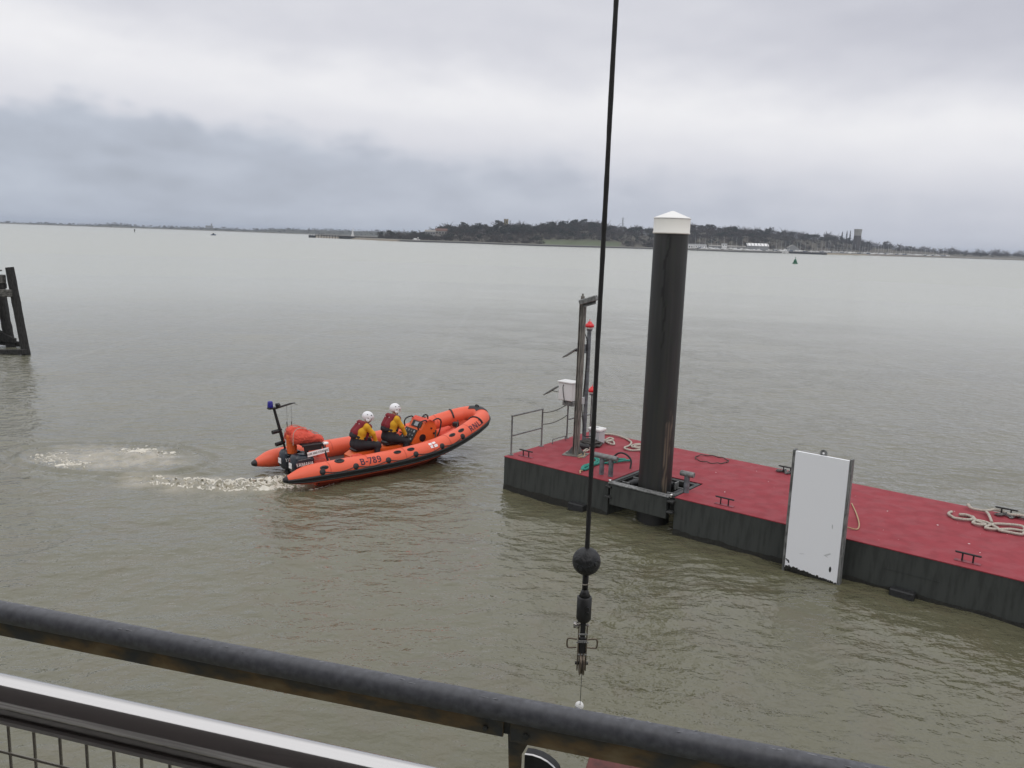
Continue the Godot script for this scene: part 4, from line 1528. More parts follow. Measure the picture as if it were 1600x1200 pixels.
func build_engines(t: Node3D):
	for s in [-1.0, 1.0]:
		var c := Vector3(0.36, -0.08, 0.33 * s)
		var secs := [[0.34, 0.20, 0.17], [0.46, 0.30, 0.215], [0.64, 0.33, 0.22], [0.78, 0.32, 0.21], [0.86, 0.28, 0.185], [0.89, 0.2, 0.13]]
		var mb := MB.new()
		mb.flat(false)
		var rings := []
		for e in secs:
			var ring := []
			for k in 20:
				var a := TAU * k / 20
				var ca := cos(a)
				var sa := sin(a)
				ring.append(c + Vector3(signf(ca) * pow(absf(ca), 0.5) * e[1] + (0.03 if e[0] > 0.7 else 0.0), e[0] - (0.04 * ca if e[0] > 0.7 else 0.0), -signf(sa) * pow(absf(sa), 0.5) * e[2]))
			rings.append(ring)
		for i in rings.size() - 1:
			for k in 20:
				mb.quad(rings[i][k], rings[i][(k + 1) % 20], rings[i + 1][(k + 1) % 20], rings[i + 1][k])
		mb.poly(rings[-1], Vector3.UP)
		mb.poly(rings[0], Vector3.DOWN)
		var eng := commit(mb, "outboard_engine", M.navy_gloss, t)
		var mid := MB.new()
		mid.box(c + Vector3(-0.02, 0.1, 0), Vector3(0.26, 0.62, 0.15), Basis(), 0.04)
		mid.box(c + Vector3(0.28, 0.28, 0), Vector3(0.3, 0.3, 0.2), Basis(), 0.03)
		mid.box(c + Vector3(-0.05, -0.18, 0), Vector3(0.5, 0.03, 0.24), Basis(), 0.01)
		commit(mid, "engine_leg", M.black, eng)
		var lab := MB.new()
		for y in [0.575, 0.655]:
			lab.box(c + Vector3(-0.326, y, 0.0), Vector3(0.012, 0.072, 0.17), Basis(), 0.003)
		commit(lab, "rear_label", M.decal_white, eng)
		var line := MB.new()
		line.box(c + Vector3(0.0, 0.795, 0.207), Vector3(0.36, 0.012, 0.012), Basis(Vector3(0, 0, 1), 0.05), 0.002)
		commit(line, "silver_stripe", M.galv, eng)
		lettering("YAMAHA", 0.14, func(x, y, lift := 0.0): return c + Vector3(0.0 + x * 0.9, 0.66 + y, 0.224 + lift), "maker_lettering", M.decal_white, eng)
	var tie := MB.new()
	tie.tube([Vector3(0.5, 0.55, -0.35), Vector3(0.5, 0.55, 0.35)], 0.03, 8)
	commit(tie, "steering_bar", M.galv_dark, t)


func build_frame(t: Node3D):
	# black tubular frame over the engines
	for s in [-1.0, 1.0]:
		var z: float = 0.46 if s > 0 else -0.52
		for q in [[Vector3(0.56, 0.3, z), Vector3(0.40, 1.07, z)], [Vector3(1.12, 0.28, z + 0.2 * s), Vector3(0.95, 1.07, z)]]:
			var l := MB.new()
			l.tube([q[0], q[1]], 0.032, 10)
			commit(l, "frame_leg", M.black, t)
		var r := MB.new()
		r.tube([Vector3(0.34, 1.07, z), Vector3(1.0, 1.07, z)], 0.032, 10)
		commit(r, "frame_rail", M.black, t)
	for x in [0.47, 0.72, 0.98]:
		var cr := MB.new()
		cr.tube([Vector3(x - 0.04, 1.07, -0.52), Vector3(x - 0.04, 1.07, 0.46)], 0.028, 8)
		commit(cr, "frame_crossbar", M.black, t)
	var pn := MB.new()
	pn.box(Vector3(0.68, 1.0, 0.455), Vector3(0.5, 0.16, 0.05), Basis(), 0.01)
	pn.box(Vector3(0.70, 1.06, -0.03), Vector3(0.6, 0.05, 0.9), Basis(), 0.01)
	commit(pn, "frame_panel", M.black, t)
	var sb := Basis(Vector3(0, 0, 1), 0.10) * Basis(Vector3(1, 0, 0), -0.12)
	var sc := Vector3(0.78, 0.86, 0.53)
	var sg := MB.new()
	sg.box(sc, Vector3(0.66, 0.135, 0.014), sb, 0.003)
	var sign_o := commit(sg, "name_board", M.decal_white, t)
	lettering("SURE AND STEADFAST", 0.078, func(x, y, lift := 0.0): return sc + sb * Vector3(x * 0.86, y, 0.010 + lift), "board_lettering", M.black, sign_o)
	# mast with lamp and aerial, raked aft
	var foot := Vector3(0.48, 0.25, -0.62)
	var head := Vector3(0.02, 1.98, -0.62)
	var m := MB.new()
	m.tube([foot, foot.lerp(head, 0.42)], 0.032, 10)
	m.tube([foot.lerp(head, 0.40), head], [0.05, 0.038], 10)
	var mast := commit(m, "mast", M.black, t)
	var hd := MB.new()
	hd.box(head + Vector3(-0.06, 0.02, 0), Vector3(0.24, 0.05, 0.14), Basis(), 0.01)
	hd.tube([head + Vector3(0.02, 0.0, 0), head + Vector3(0.46, 0.10, 0.05), head + Vector3(0.6, 0.12, 0.07)], [0.032, 0.026, 0.012], 8)
	hd.tube([head + Vector3(0.56, 0.12, 0.06), head + Vector3(0.66, 0.06, 0.07)], 0.008, 5)
	commit(hd, "mast_arm", M.black, mast)
	var bl := MB.new()
	bl.lathe([Vector2(0, 0.045), Vector2(0.075, 0.046), Vector2(0.08, 0.07), Vector2(0.072, 0.2), Vector2(0.06, 0.225), Vector2(0, 0.23)], 16, Transform3D(Basis(), head + Vector3(-0.11, 0, 0)))
	commit(bl, "blue_lamp", M.blue_lamp, mast)
	var cam := MB.new()
	cam.box(head + Vector3(0.10, 0.1, 0.02), Vector3(0.12, 0.1, 0.1), Basis(Vector3.UP, 0.4), 0.02)
	cam.cyl(head + Vector3(0.1, 0.1, 0.07), head + Vector3(0.12, 0.1, 0.11), 0.04, 10)
	commit(cam, "camera", M.black, mast)
	for f in [0.62, 0.41]:
		var lm := MB.new()
		var p := foot.lerp(head, f)
		lm.cyl(p + Vector3(-0.06, 0, 0), p + Vector3(-0.24, -0.02, 0.02), 0.06, 12)
		lm.cyl(p + Vector3(-0.05, 0.03, 0), p + Vector3(0.05, 0.03, 0.0), 0.03, 8)
		commit(lm, "work_lamp", M.black, mast)
	var bx := MB.new()
	bx.box(foot.lerp(head, 0.24) + Vector3(0.1, 0, 0.0), Vector3(0.22, 0.17, 0.1), Basis(), 0.01)
	commit(bx, "mast_bracket", M.black, mast)
	for q in [[0.36, 0.0], [0.5, 0.03]]:
		var a := MB.new()
		a.tube([head + Vector3(q[0], 0.07, 0.04), head + Vector3(q[0] + 0.02, -0.68, 0.05)], 0.004, 5)
		a.tube([head + Vector3(q[0], -0.42, 0.04), head + Vector3(q[0] + 0.02, -0.7, 0.05)], 0.011, 6)
		commit(a, "whip_aerial", M.rope_dark, mast)
	# orange bag on top, lumpy
	var bag := skin([[Vector3(0.36, 1.22, -0.32), Vector3(0.9, 1.17, -0.32), 0.18, 0.14, Color(1, 1, 1)], [Vector3(0.36, 1.24, 0.1), Vector3(0.92, 1.16, 0.14), 0.19, 0.13, Color(1, 1, 1)], [Vector3(0.34, 1.36, -0.15), Vector3(0.66, 1.33, -0.1), 0.17, 0.13, Color(1, 1, 1)], [Vector3(0.8, 1.16, -0.42), Vector3(1.0, 1.14, 0.22), 0.11, 0.11, Color(1, 1, 1)]], 0.026, 0.09, 0.035)
	put(bag, "righting_bag", M.bag_orange, t)
	for z in [-0.3, 0.02, 0.26]:
		var lash := MB.new()
		lash.tube(smooth_path([Vector3(0.16, 1.08, z), Vector3(0.2, 1.44, z * 0.9), Vector3(0.45, 1.53, z * 0.8), Vector3(0.82, 1.36, z), Vector3(1.06, 1.25, z), Vector3(1.06, 1.06, z)], 5), 0.009, 5)
		commit(lash, "lashing", M.bag_orange if z < 0.1 else M.rope_white, t)
	# ribbed orange canister
	var can := MB.new()
	var prof := [Vector2(0, 0)]
	for i in 7:
		prof.append(Vector2(0.145, i * 0.075))
		prof.append(Vector2(0.15, i * 0.075 + 0.02))
		prof.append(Vector2(0.138, i * 0.075 + 0.06))
	prof.append(Vector2(0.13, 0.54))
	prof.append(Vector2(0, 0.545))
	can.lathe(prof, 18, Transform3D(Basis(Vector3(0, 0, 1), 0.04), Vector3(0.33, 0.76, -0.16)))
	commit(can, "canister", M.console_orange, t)
	var sh := MB.new()
	sh.box(Vector3(0.45, 0.68, -0.2), Vector3(0.4, 0.04, 0.4), Basis(), 0.01)
	sh.box(Vector3(0.62, 0.62, -0.1), Vector3(0.3, 0.2, 0.5), Basis(), 0.02)
	commit(sh, "canister_shelf", M.black, t)
	# white dome on a short stem
	var dm := MB.new()
	dm.lathe([Vector2(0, 0.0), Vector2(0.085, 0.005), Vector2(0.10, 0.03), Vector2(0.08, 0.055), Vector2(0.0, 0.065)], 16, Transform3D(Basis(), Vector3(1.04, 1.04, 0.45)))
	var dome := commit(dm, "aerial_dome", M.white_paint, t)
	var ds := MB.new()
	ds.cyl(Vector3(1.04, 0.72, 0.46), Vector3(1.04, 1.045, 0.45), 0.014, 8)
	ds.cyl(Vector3(1.04, 0.82, 0.46), Vector3(1.04, 0.9, 0.455), 0.03, 8)
	commit(ds, "dome_stem", M.black, dome)
	for q in [[Vector3(0.95, 0.45, 0.15), Vector3(0.6, 0.26, 0.5), 0.06], [Vector3(1.15, 0.48, -0.2), Vector3(0.45, 0.3, 0.5), 0.08]]:
		var b := MB.new()
		b.box(q[0], q[1], Basis(Vector3.UP, 0.2), q[2])
		commit(b, "stowed_box", M.bag_orange, t)
	var rp := MB.new()
	rp.tube(smooth_path([Vector3(0.75, 0.45, 0.6), Vector3(0.85, 0.55, 0.62), Vector3(0.95, 0.5, 0.7), Vector3(1.1, 0.56, 0.66), Vector3(1.2, 0.45, 0.7), Vector3(1.35, 0.4, 0.6)], 5), 0.02, 6)
	commit(rp, "stowed_line", M.black, t)


func build_console(t: Node3D):
	# seat pod for the crew
	var sp := MB.new()
	sp.prism([Vector2(2.05, 0.24), Vector2(3.75, 0.24), Vector2(3.78, 0.56), Vector2(3.7, 0.60), Vector2(2.2, 0.56), Vector2(2.02, 0.46)], -0.24, 0.24)
	commit(sp, "seat_pod", M.console_orange, t)
	var cs := MB.new()
	cs.box(Vector3(2.62, 0.62, 0), Vector3(0.95, 0.1, 0.36), Basis(), 0.04)
	cs.box(Vector3(3.48, 0.68, 0), Vector3(0.5, 0.14, 0.34), Basis(), 0.04)
	commit(cs, "seat_cushion", M.black, t)
	for q in [[Vector3(2.1, 0.42, 0.38), Vector3(0.42, 0.3, 0.34), 0.3], [Vector3(1.8, 0.4, 0.34), Vector3(0.26, 0.24, 0.3), -0.4]]:
		var b := MB.new()
		b.box(q[0], q[1], Basis(Vector3.UP, q[2]), 0.09)
		commit(b, "kit_bag", M.bag_orange, t)
	var ro := MB.new()
	for i in 4:
		var ring := []
		for k in 13:
			var a := TAU * k / 12
			ring.append(Vector3(1.72 + 0.10 * cos(a), 0.34 + 0.03 * i, 0.62 + 0.10 * sin(a)))
		ro.tube(ring, 0.018, 6, false)
	commit(ro, "coiled_line", M.rope_white, t)
	var wg := MB.new()
	wg.box(Vector3(2.9, 0.34, 0.62), Vector3(1.1, 0.06, 0.2), Basis(), 0.02)
	commit(wg, "foot_rail", M.console_orange, t)
	# steering console
	var pr := [Vector2(4.12, 0.24), Vector2(4.05, 0.62), Vector2(4.30, 1.02), Vector2(4.38, 1.0), Vector2(4.52, 1.24), Vector2(4.66, 1.30), Vector2(4.86, 1.22), Vector2(5.0, 0.85), Vector2(5.06, 0.24)]
	var cm := MB.new()
	cm.prism(pr, -0.36, 0.36)
	commit(cm, "console", M.console_orange, t)
	var tp := MB.new()
	tp.prism([Vector2(4.50, 1.235), Vector2(4.66, 1.315), Vector2(4.90, 1.225), Vector2(4.86, 1.20), Vector2(4.66, 1.285), Vector2(4.53, 1.215)], -0.39, 0.39)
	commit(tp, "console_hood", M.bag_orange, t)
	var ib := Basis(Vector3(0, 0, 1), atan2(0.4, 0.25))
	var ic := Vector3(4.165, 0.83, 0.0)
	var ip := MB.new()
	ip.box(ic + ib * Vector3(0, 0.012, 0), Vector3(0.42, 0.03, 0.62), ib, 0.01)
	var panel := commit(ip, "instrument_panel", M.black, t)
	for i in 3:
		for j in 4:
			var d := MB.new()
			d.cyl(ic + ib * Vector3(-0.13 + 0.13 * i, 0.02, -0.22 + 0.145 * j), ic + ib * Vector3(-0.13 + 0.13 * i, 0.036, -0.22 + 0.145 * j), 0.04 if (i + j) % 2 else 0.025, 10)
			commit(d, "instrument_dial", M.galv_dark if (i * 3 + j) % 3 else M.screen, panel)
	var wb := Basis(Vector3(0, 0, 1), atan2(0.24, 0.14))
	var sc := MB.new()
	sc.box(Vector3(4.44, 1.13, 0.02), Vector3(0.2, 0.03, 0.5), wb, 0.01)
	var scr := commit(sc, "plotter", M.black, t)
	var sf := MB.new()
	sf.box(Vector3(4.432, 1.136, 0.04), Vector3(0.13, 0.03, 0.22), wb)
	commit(sf, "plotter_screen", M.screen, scr)
	var wheel := MB.new()
	var ring := []
	for k in 19:
		var a := TAU * k / 18
		ring.append(Vector3(4.0, 0.85, -0.1) + ib * Vector3(0.17 * cos(a), 0.14, 0.17 * sin(a)))
	wheel.tube(ring, 0.014, 7, false)
	wheel.tube([ic + Vector3(0, 0, -0.1), Vector3(4.0, 0.85, -0.1) + ib * Vector3(0, 0.14, 0)], 0.02, 6)
	commit(wheel, "steering_wheel", M.black, t)
	for s in [1.0, -1.0]:
		var h1 := MB.new()
		h1.tube(smooth_path([Vector3(4.26, 1.02, 0.37 * s), Vector3(4.24, 1.16, 0.38 * s), Vector3(4.32, 1.27, 0.38 * s), Vector3(4.52, 1.30, 0.38 * s), Vector3(4.56, 1.24, 0.37 * s)], 5), 0.022, 8)
		commit(h1, "grab_rail", M.black, t)
		var h2 := MB.new()
		h2.tube(smooth_path([Vector3(4.86, 1.24, 0.3 * s), Vector3(5.0, 1.30, 0.34 * s), Vector3(5.12, 1.2, 0.36 * s), Vector3(5.06, 0.9, 0.37 * s), Vector3(4.98, 0.75, 0.37 * s)], 5), 0.024, 8)
		commit(h2, "grab_rail", M.black, t)
	var cp := MB.new()
	cp.cyl(Vector3(4.42, 0.76, 0.355), Vector3(4.42, 0.76, 0.385), 0.115, 20)
	commit(cp, "side_hatch", M.black_gloss, t)
	for q in [[4.85, 0.85, 0.035], [4.6, 0.5, 0.03], [4.75, 1.02, 0.03], [4.3, 0.5, 0.05]]:
		var k := MB.new()
		k.cyl(Vector3(q[0], q[1], 0.355), Vector3(q[0], q[1], 0.38), q[2], 10)
		commit(k, "console_fitting", M.black, t)
	var ho := MB.new()
	ho.tube(smooth_path([Vector3(4.9, 0.95, 0.4), Vector3(4.85, 0.7, 0.45), Vector3(4.95, 0.5, 0.46), Vector3(4.8, 0.36, 0.5), Vector3(5.1, 0.34, 0.5)], 5), 0.022, 6)
	commit(ho, "hanging_line", M.rope_dark, t)
	# covered gear forward of the console
	var cv := skin([[Vector3(5.15, 0.68, 0.1), Vector3(5.75, 0.80, -0.1), 0.2, 0.09, Color(1, 1, 1)], [Vector3(5.15, 0.6, -0.25), Vector3(5.5, 0.66, -0.25), 0.18, 0.12, Color(1, 1, 1)]], 0.03, 0.08, 0.01)
	put(cv, "covered_gear", M.bag_orange, t)
	var an := MB.new()
	an.lathe([Vector2(0.0, 0.0), Vector2(0.1, 0.0), Vector2(0.1, 0.03), Vector2(0.05, 0.035), Vector2(0.05, 0.04), Vector2(0.0, 0.04)], 16, Transform3D(Basis(Vector3(1, 0, 0), PI / 2), Vector3(5.14, 0.62, 0.33)))
	commit(an, "drum", M.console_orange, t)
	var bb := MB.new()
	bb.box(Vector3(5.55, 0.66, 0.30), Vector3(0.75, 0.26, 0.34), Basis(Vector3.UP, 0.25) * Basis(Vector3(0, 0, 1), 0.18), 0.05)
	commit(bb, "stowage_box", M.bag_orange, t)
	var ch := MB.new()
	ch.box(Vector3(6.05, 0.9, -0.1), Vector3(0.16, 0.16, 0.2), Basis(Vector3.UP, 0.5), 0.03)
	ch.tube(smooth_path([Vector3(5.8, 0.8, 0.25), Vector3(5.95, 0.86, 0.1), Vector3(6.1, 0.98, -0.05), Vector3(6.2, 1.0, -0.2)], 5), 0.02, 6)
	commit(ch, "bow_bitt", M.black, t)


# ---------------------------------------------------------------- smooth skins over a skeleton (surface nets)
func skin(bones: Array, cell: float, k: float, rough := 0.0) -> ArrayMesh:
	var sp := skin_arrays(bones, cell, k, rough)
	return net_mesh([sp])


func net_mesh(parts: Array) -> ArrayMesh:
	var arr := []
	arr.resize(Mesh.ARRAY_MAX)
	var v := PackedVector3Array()
	var n := PackedVector3Array()
	var c := PackedColorArray()
	var ix := PackedInt32Array()
	for p in parts:
		var base := v.size()
		v.append_array(p[0])
		n.append_array(p[1])
		c.append_array(p[2])
		for i in p[3]:
			ix.append(i + base)
	arr[Mesh.ARRAY_VERTEX] = v
	arr[Mesh.ARRAY_NORMAL] = n
	arr[Mesh.ARRAY_COLOR] = c
	arr[Mesh.ARRAY_INDEX] = ix
	var m := ArrayMesh.new()
	m.add_surface_from_arrays(Mesh.PRIMITIVE_TRIANGLES, arr)
	return m


func skin_arrays(bones: Array, cell: float, k: float, rough := 0.0) -> Array:
	var lo := Vector3(1e9, 1e9, 1e9)
	var hi := -lo
	for b in bones:
		var r := maxf(b[2], b[3]) + 3.0 * cell
		for e in 2:
			lo = lo.min(b[e] - Vector3.ONE * r)
			hi = hi.max(b[e] + Vector3.ONE * r)
	var nx := int((hi.x - lo.x) / cell) + 2
	var ny := int((hi.y - lo.y) / cell) + 2
	var nz := int((hi.z - lo.z) / cell) + 2
	var f := PackedFloat32Array()
	f.resize(nx * ny * nz)
	f.fill(10.0)
	var who := PackedByteArray()
	who.resize(nx * ny * nz)
	var near := PackedFloat32Array()
	near.resize(nx * ny * nz)
	near.fill(10.0)
	for bi in bones.size():
		var b: Array = bones[bi]
		var a: Vector3 = b[0]
		var ab: Vector3 = b[1] - b[0]
		var ll := maxf(ab.length_squared(), 1e-9)
		var ra: float = b[2]
		var rb: float = b[3]
		var kk: float = b[5] if b.size() > 5 else k
		var m := maxf(ra, rb) + kk + 2.5 * cell
		var l0: Vector3 = ((a.min(b[1]) - Vector3.ONE * m - lo) / cell).floor().max(Vector3.ZERO)
		var l1: Vector3 = ((a.max(b[1]) + Vector3.ONE * m - lo) / cell).ceil()
		for z in range(int(l0.z), mini(int(l1.z) + 1, nz)):
			for y in range(int(l0.y), mini(int(l1.y) + 1, ny)):
				var row := (z * ny + y) * nx
				for x in range(int(l0.x), mini(int(l1.x) + 1, nx)):
					var p := lo + Vector3(x, y, z) * cell - a
					var t := clampf(p.dot(ab) / ll, 0.0, 1.0)
					var d := (p - ab * t).length() - lerpf(ra, rb, t)
					var i := row + x
					if d < near[i]:
						near[i] = d
						who[i] = bi
					var o := f[i]
					if absf(o - d) < kk:
						var h := 0.5 + 0.5 * (d - o) / kk
						f[i] = lerpf(d, o, h) - kk * h * (1.0 - h)
					elif d < o:
						f[i] = d
	if rough > 0.0:
		for z in nz:
			for y in ny:
				for x in nx:
					var i := (z * ny + y) * nx + x
					if f[i] < 0.2:
						f[i] += rough * n_foam.get_noise_3d(x * cell * 3.0, y * cell * 3.0, z * cell * 3.0)
	var vid := {}
	var vs := PackedVector3Array()
	var ns := PackedVector3Array()
	var cs := PackedColorArray()
	var ix := PackedInt32Array()
	var off := [0, 1, nx, nx + 1, nx * ny, nx * ny + 1, nx * ny + nx, nx * ny + nx + 1]
	for z in nz - 1:
		for y in ny - 1:
			for x in nx - 1:
				var i := (z * ny + y) * nx + x
				if f[i] > cell * 4.0:
					continue
				var inside := 0
				for q in 8:
					if f[i + off[q]] < 0.0:
						inside += 1
				if inside == 0 or inside == 8:
					continue
				var sum := Vector3()
				var cnt := 0
				for e in EDGES:
					var d0 := f[i + off[e[0]]]
					var d1 := f[i + off[e[1]]]
					if (d0 < 0.0) != (d1 < 0.0):
						var t := d0 / (d0 - d1)
						sum += CORNER[e[0]].lerp(CORNER[e[1]], t)
						cnt += 1
				vid[i] = vs.size()
				vs.append(lo + (Vector3(x, y, z) + sum / cnt) * cell)
				var g := Vector3(f[i + 1] - f[i] + f[i + off[3]] - f[i + off[2]] + f[i + off[5]] - f[i + off[4]] + f[i + off[7]] - f[i + off[6]], f[i + off[2]] - f[i] + f[i + off[3]] - f[i + 1] + f[i + off[6]] - f[i + off[4]] + f[i + off[7]] - f[i + off[5]], f[i + off[4]] - f[i] + f[i + off[5]] - f[i + 1] + f[i + off[6]] - f[i + off[2]] + f[i + off[7]] - f[i + off[3]])
				ns.append(g.normalized())
				cs.append(bones[who[i]][4])
	for i in vid:
		var x: int = i % nx
		var y: int = (i / nx) % ny
		var z: int = i / (nx * ny)
		for ax in 3:
			var st: int = [1, nx, nx * ny][ax]
			var s1: int = [nx, nx * ny, 1][ax]
			var s2: int = [nx * ny, 1, nx][ax]
			var in0 := f[i] < 0.0
			var in1 := f[i + st] < 0.0
			if in0 == in1 or not (vid.has(i - s1) and vid.has(i - s2) and vid.has(i - s1 - s2)):
				continue
			var a: int = vid[i]
			var b: int = vid[i - s1]
			var c: int = vid[i - s1 - s2]
			var d: int = vid[i - s2]
			if in0:
				for e in [a, c, b, a, d, c]:
					ix.append(e)
			else:
				for e in [a, b, c, a, c, d]:
					ix.append(e)
	return [vs, ns, cs, ix]


const EDGES := [[0, 1], [2, 3], [4, 5], [6, 7], [0, 2], [1, 3], [4, 6], [5, 7], [0, 4], [1, 5], [2, 6], [3, 7]]
const CORNER := [Vector3(0, 0, 0), Vector3(1, 0, 0), Vector3(0, 1, 0), Vector3(1, 1, 0), Vector3(0, 0, 1), Vector3(1, 0, 1), Vector3(0, 1, 1), Vector3(1, 1, 1)]


# ---------------------------------------------------------------- crew
func hand_bones(wrist: Vector3, dirn: Vector3, palm_down: Vector3, side: float, col: Color) -> Array:
	var d := dirn.normalized()
	var dn := (palm_down - d * palm_down.dot(d)).normalized()
	var ac := d.cross(dn) * side  # towards the thumb
	var out := [[wrist, wrist + d * 0.05, 0.026, 0.032, col], [wrist + d * 0.045 + ac * 0.018, wrist + d * 0.085 + ac * 0.02, 0.02, 0.017, col], [wrist + d * 0.045 - ac * 0.018, wrist + d * 0.08 - ac * 0.022, 0.02, 0.016, col]]
	var lens := [0.072, 0.08, 0.075, 0.058]
	for i in 4:
		var p: Vector3 = wrist + d * 0.085 + ac * (0.03 - 0.02 * i)
		var a: Vector3 = p + (d * 0.75 + dn * 0.55).normalized() * lens[i] * 0.5
		var b: Vector3 = a + (d * 0.1 + dn * 0.95).normalized() * lens[i] * 0.5
		out.append([p, a, 0.0105, 0.0095, col])
		out.append([a, b, 0.0095, 0.008, col])
	var th: Vector3 = wrist + d * 0.03 + ac * 0.032
	var t1: Vector3 = th + (d * 0.7 + ac * 0.6 + dn * 0.3).normalized() * 0.04
	out.append([th, t1, 0.014, 0.011, col])
	out.append([t1, t1 + (d * 0.6 + dn * 0.8).normalized() * 0.032, 0.011, 0.009, col])
	return out


# joints are in metres from the hips: x forward, y up, z to starboard
func build_crew(called: String, label: String, xf: Transform3D, j: Dictionary):
	var yellow := Color(0.62, 0.33, 0.012)
	var dark := Color(0.016, 0.018, 0.022)
	var glove := Color(0.02, 0.02, 0.022)
	var flesh := Color(0.48, 0.27, 0.19)
	var cuff := Color(0.42, 0.36, 0.24)
	var t := thing(called, label, "person", xf)
	var b := []
	var hip: Vector3 = j.hip
	var chest: Vector3 = j.chest
	var neck: Vector3 = j.neck
	var head: Vector3 = j.head
	var across: Vector3 = j.across
	for s in [-1.0, 1.0]:
		b.append([hip + across * 0.07 * s, hip.lerp(chest, 0.45) + across * 0.06 * s, 0.155, 0.14, dark, 0.06])
		b.append([hip.lerp(chest, 0.5) + across * 0.06 * s, chest + across * 0.09 * s, 0.14, 0.15, yellow, 0.06])
		b.append([chest + across * 0.09 * s, neck + across * 0.10 * s - Vector3(0, 0.06, 0), 0.12, 0.075, yellow, 0.05])
	b.append([neck - Vector3(0, 0.04, 0), head - Vector3(0, 0.06, 0), 0.066, 0.055, flesh, 0.03])
	for s in [-1, 1]:
		var n := "r" if s > 0 else "l"
		var sh: Vector3 = neck + across * 0.19 * s - Vector3(0, 0.07, 0)
		var el: Vector3 = j["elbow_" + n]
		var wr: Vector3 = j["wrist_" + n]
		b.append([neck + across * 0.08 * s - Vector3(0, 0.05, 0), sh, 0.075, 0.08, yellow, 0.04])
		b.append([sh, el, 0.078, 0.06, yellow, 0.04])
		b.append([el, el.lerp(wr, 0.85), 0.062, 0.05, yellow, 0.03])
		b.append([el.lerp(wr, 0.8), wr, 0.046, 0.04, cuff, 0.02])
		var kn: Vector3 = j["knee_" + n]
		var an: Vector3 = j["ankle_" + n]
		b.append([hip + across * 0.1 * s, kn, 0.12, 0.085, dark, 0.05])
		b.append([kn, an, 0.085, 0.06, dark, 0.04])
		b.append([an, an + Vector3(0.17, -0.06, 0.03 * s), 0.062, 0.045, dark, 0.03])
	var parts := [skin_arrays(b, 0.0145, 0.035)]
	for s in [-1, 1]:
		var n := "r" if s > 0 else "l"
		var d: Vector3 = (j["wrist_" + n] - j["elbow_" + n]).normalized()
		parts.append(skin_arrays(hand_bones(j["wrist_" + n], d + Vector3(0.3, 0, 0), Vector3(0.2, -1, 0), -s, glove if s > 0 else glove), 0.0042, 0.008))
	# head: skull, jaw, nose, brows, lips, ears
	var fw: Vector3 = j.look
	var lr := fw.cross(Vector3.UP).normalized()
	var up := lr.cross(fw).normalized()
	var hb := [[head + up * 0.03 - fw * 0.02, head + up * 0.03 + fw * 0.015, 0.092, 0.085, flesh], [head - up * 0.03 + fw * 0.03, head - up * 0.075 + fw * 0.06, 0.06, 0.034, flesh], [head - up * 0.02 + fw * 0.088, head - up * 0.035 + fw * 0.108, 0.012, 0.015, flesh], [head + up * 0.012 + fw * 0.088, head - up * 0.02 + fw * 0.096, 0.01, 0.012, flesh]]
	for s in [-1.0, 1.0]:
		hb.append([head + up * 0.018 + fw * 0.085 + lr * 0.016 * s, head + up * 0.016 + fw * 0.07 + lr * 0.05 * s, 0.011, 0.01, flesh])
		hb.append([head + up * 0.0 + fw * 0.088 + lr * 0.03 * s, head + fw * 0.088 + lr * 0.034 * s, 0.010, 0.010, Color(0.1, 0.08, 0.07)])
		hb.append([head - fw * 0.005 + lr * 0.088 * s + up * 0.012, head - fw * 0.008 + lr * 0.088 * s - up * 0.03, 0.013, 0.01, flesh])
		hb.append([head - up * 0.062 + fw * 0.09, head - up * 0.062 + fw * 0.084 + lr * 0.022 * s, 0.008, 0.006, Color(0.36, 0.13, 0.1)])
	parts.append(skin_arrays(hb, 0.0065, 0.014))
	put(net_mesh(parts), "body", M.cloth, t)
	# helmet
	var hx := Transform3D(Basis(lr, up, -fw), head + up * 0.045)
	var hm := MB.new()
	var prof := []
	for i in 10:
		var a := -0.55 + (PI / 2 + 0.55) * i / 9.0
		prof.append(Vector2(0.137 * cos(a), 0.137 * sin(a)) if i < 9 else Vector2(0, 0.137))
	hm.lathe(prof, 24, hx * Transform3D(Basis.from_scale(Vector3(0.93, 1.0, 1.1)), Vector3(0, 0, 0.012)))
	var hel := commit(hm, "helmet", M.helmet_white, t)
	for s in [-1.0, 1.0]:
		for q in [[0.118, -0.02, 0.01], [0.10, 0.06, 0.05], [0.095, 0.07, -0.05], [0.09, -0.015, -0.085]]:
			var v := MB.new()
			v.blob(hx * Vector3(q[0] * s, q[1], q[2]), Vector3(0.018, 0.014, 0.02), hx.basis, 8, 5)
			commit(v, "helmet_vent", M.black, hel)
		var ear := MB.new()
		ear.blob(hx * Vector3(0.112 * s, -0.07, 0.0), Vector3(0.018, 0.05, 0.055), hx.basis, 12, 7)
		commit(ear, "ear_guard", M.helmet_white, hel)
		var str := MB.new()
		str.tube([hx * Vector3(0.112 * s, -0.09, -0.02), hx * Vector3(0.07 * s, -0.155, -0.06), hx * Vector3(0.0, -0.17, -0.075)], 0.007, 6)
		commit(str, "chin_strap", M.black, hel)
	var vs := MB.new()
	vs.flat(false)
	for i in 12:
		for k in 4:
			var f := func(ii: int, kk: int) -> Vector3:
				var a := deg_to_rad(-62.0 + 124.0 * ii / 12.0)
				var y := 0.055 - 0.12 * kk / 4.0
				var r := 0.150 + 0.012 * kk / 4.0
				return hx * Vector3(r * sin(a), y, -r * cos(a) * 1.08 + 0.005)
			vs.poly([f.call(i, k), f.call(i + 1, k), f.call(i + 1, k + 1), f.call(i, k + 1)], hx.basis * Vector3(0, 0, -1))
	commit(vs, "helmet_visor", M.visor, hel)
	# lifejacket: padded vest with a collar and a dark back panel
	var red := Color(0.19, 0.012, 0.022)
	var fwd: Vector3 = j.front
	var vb := []
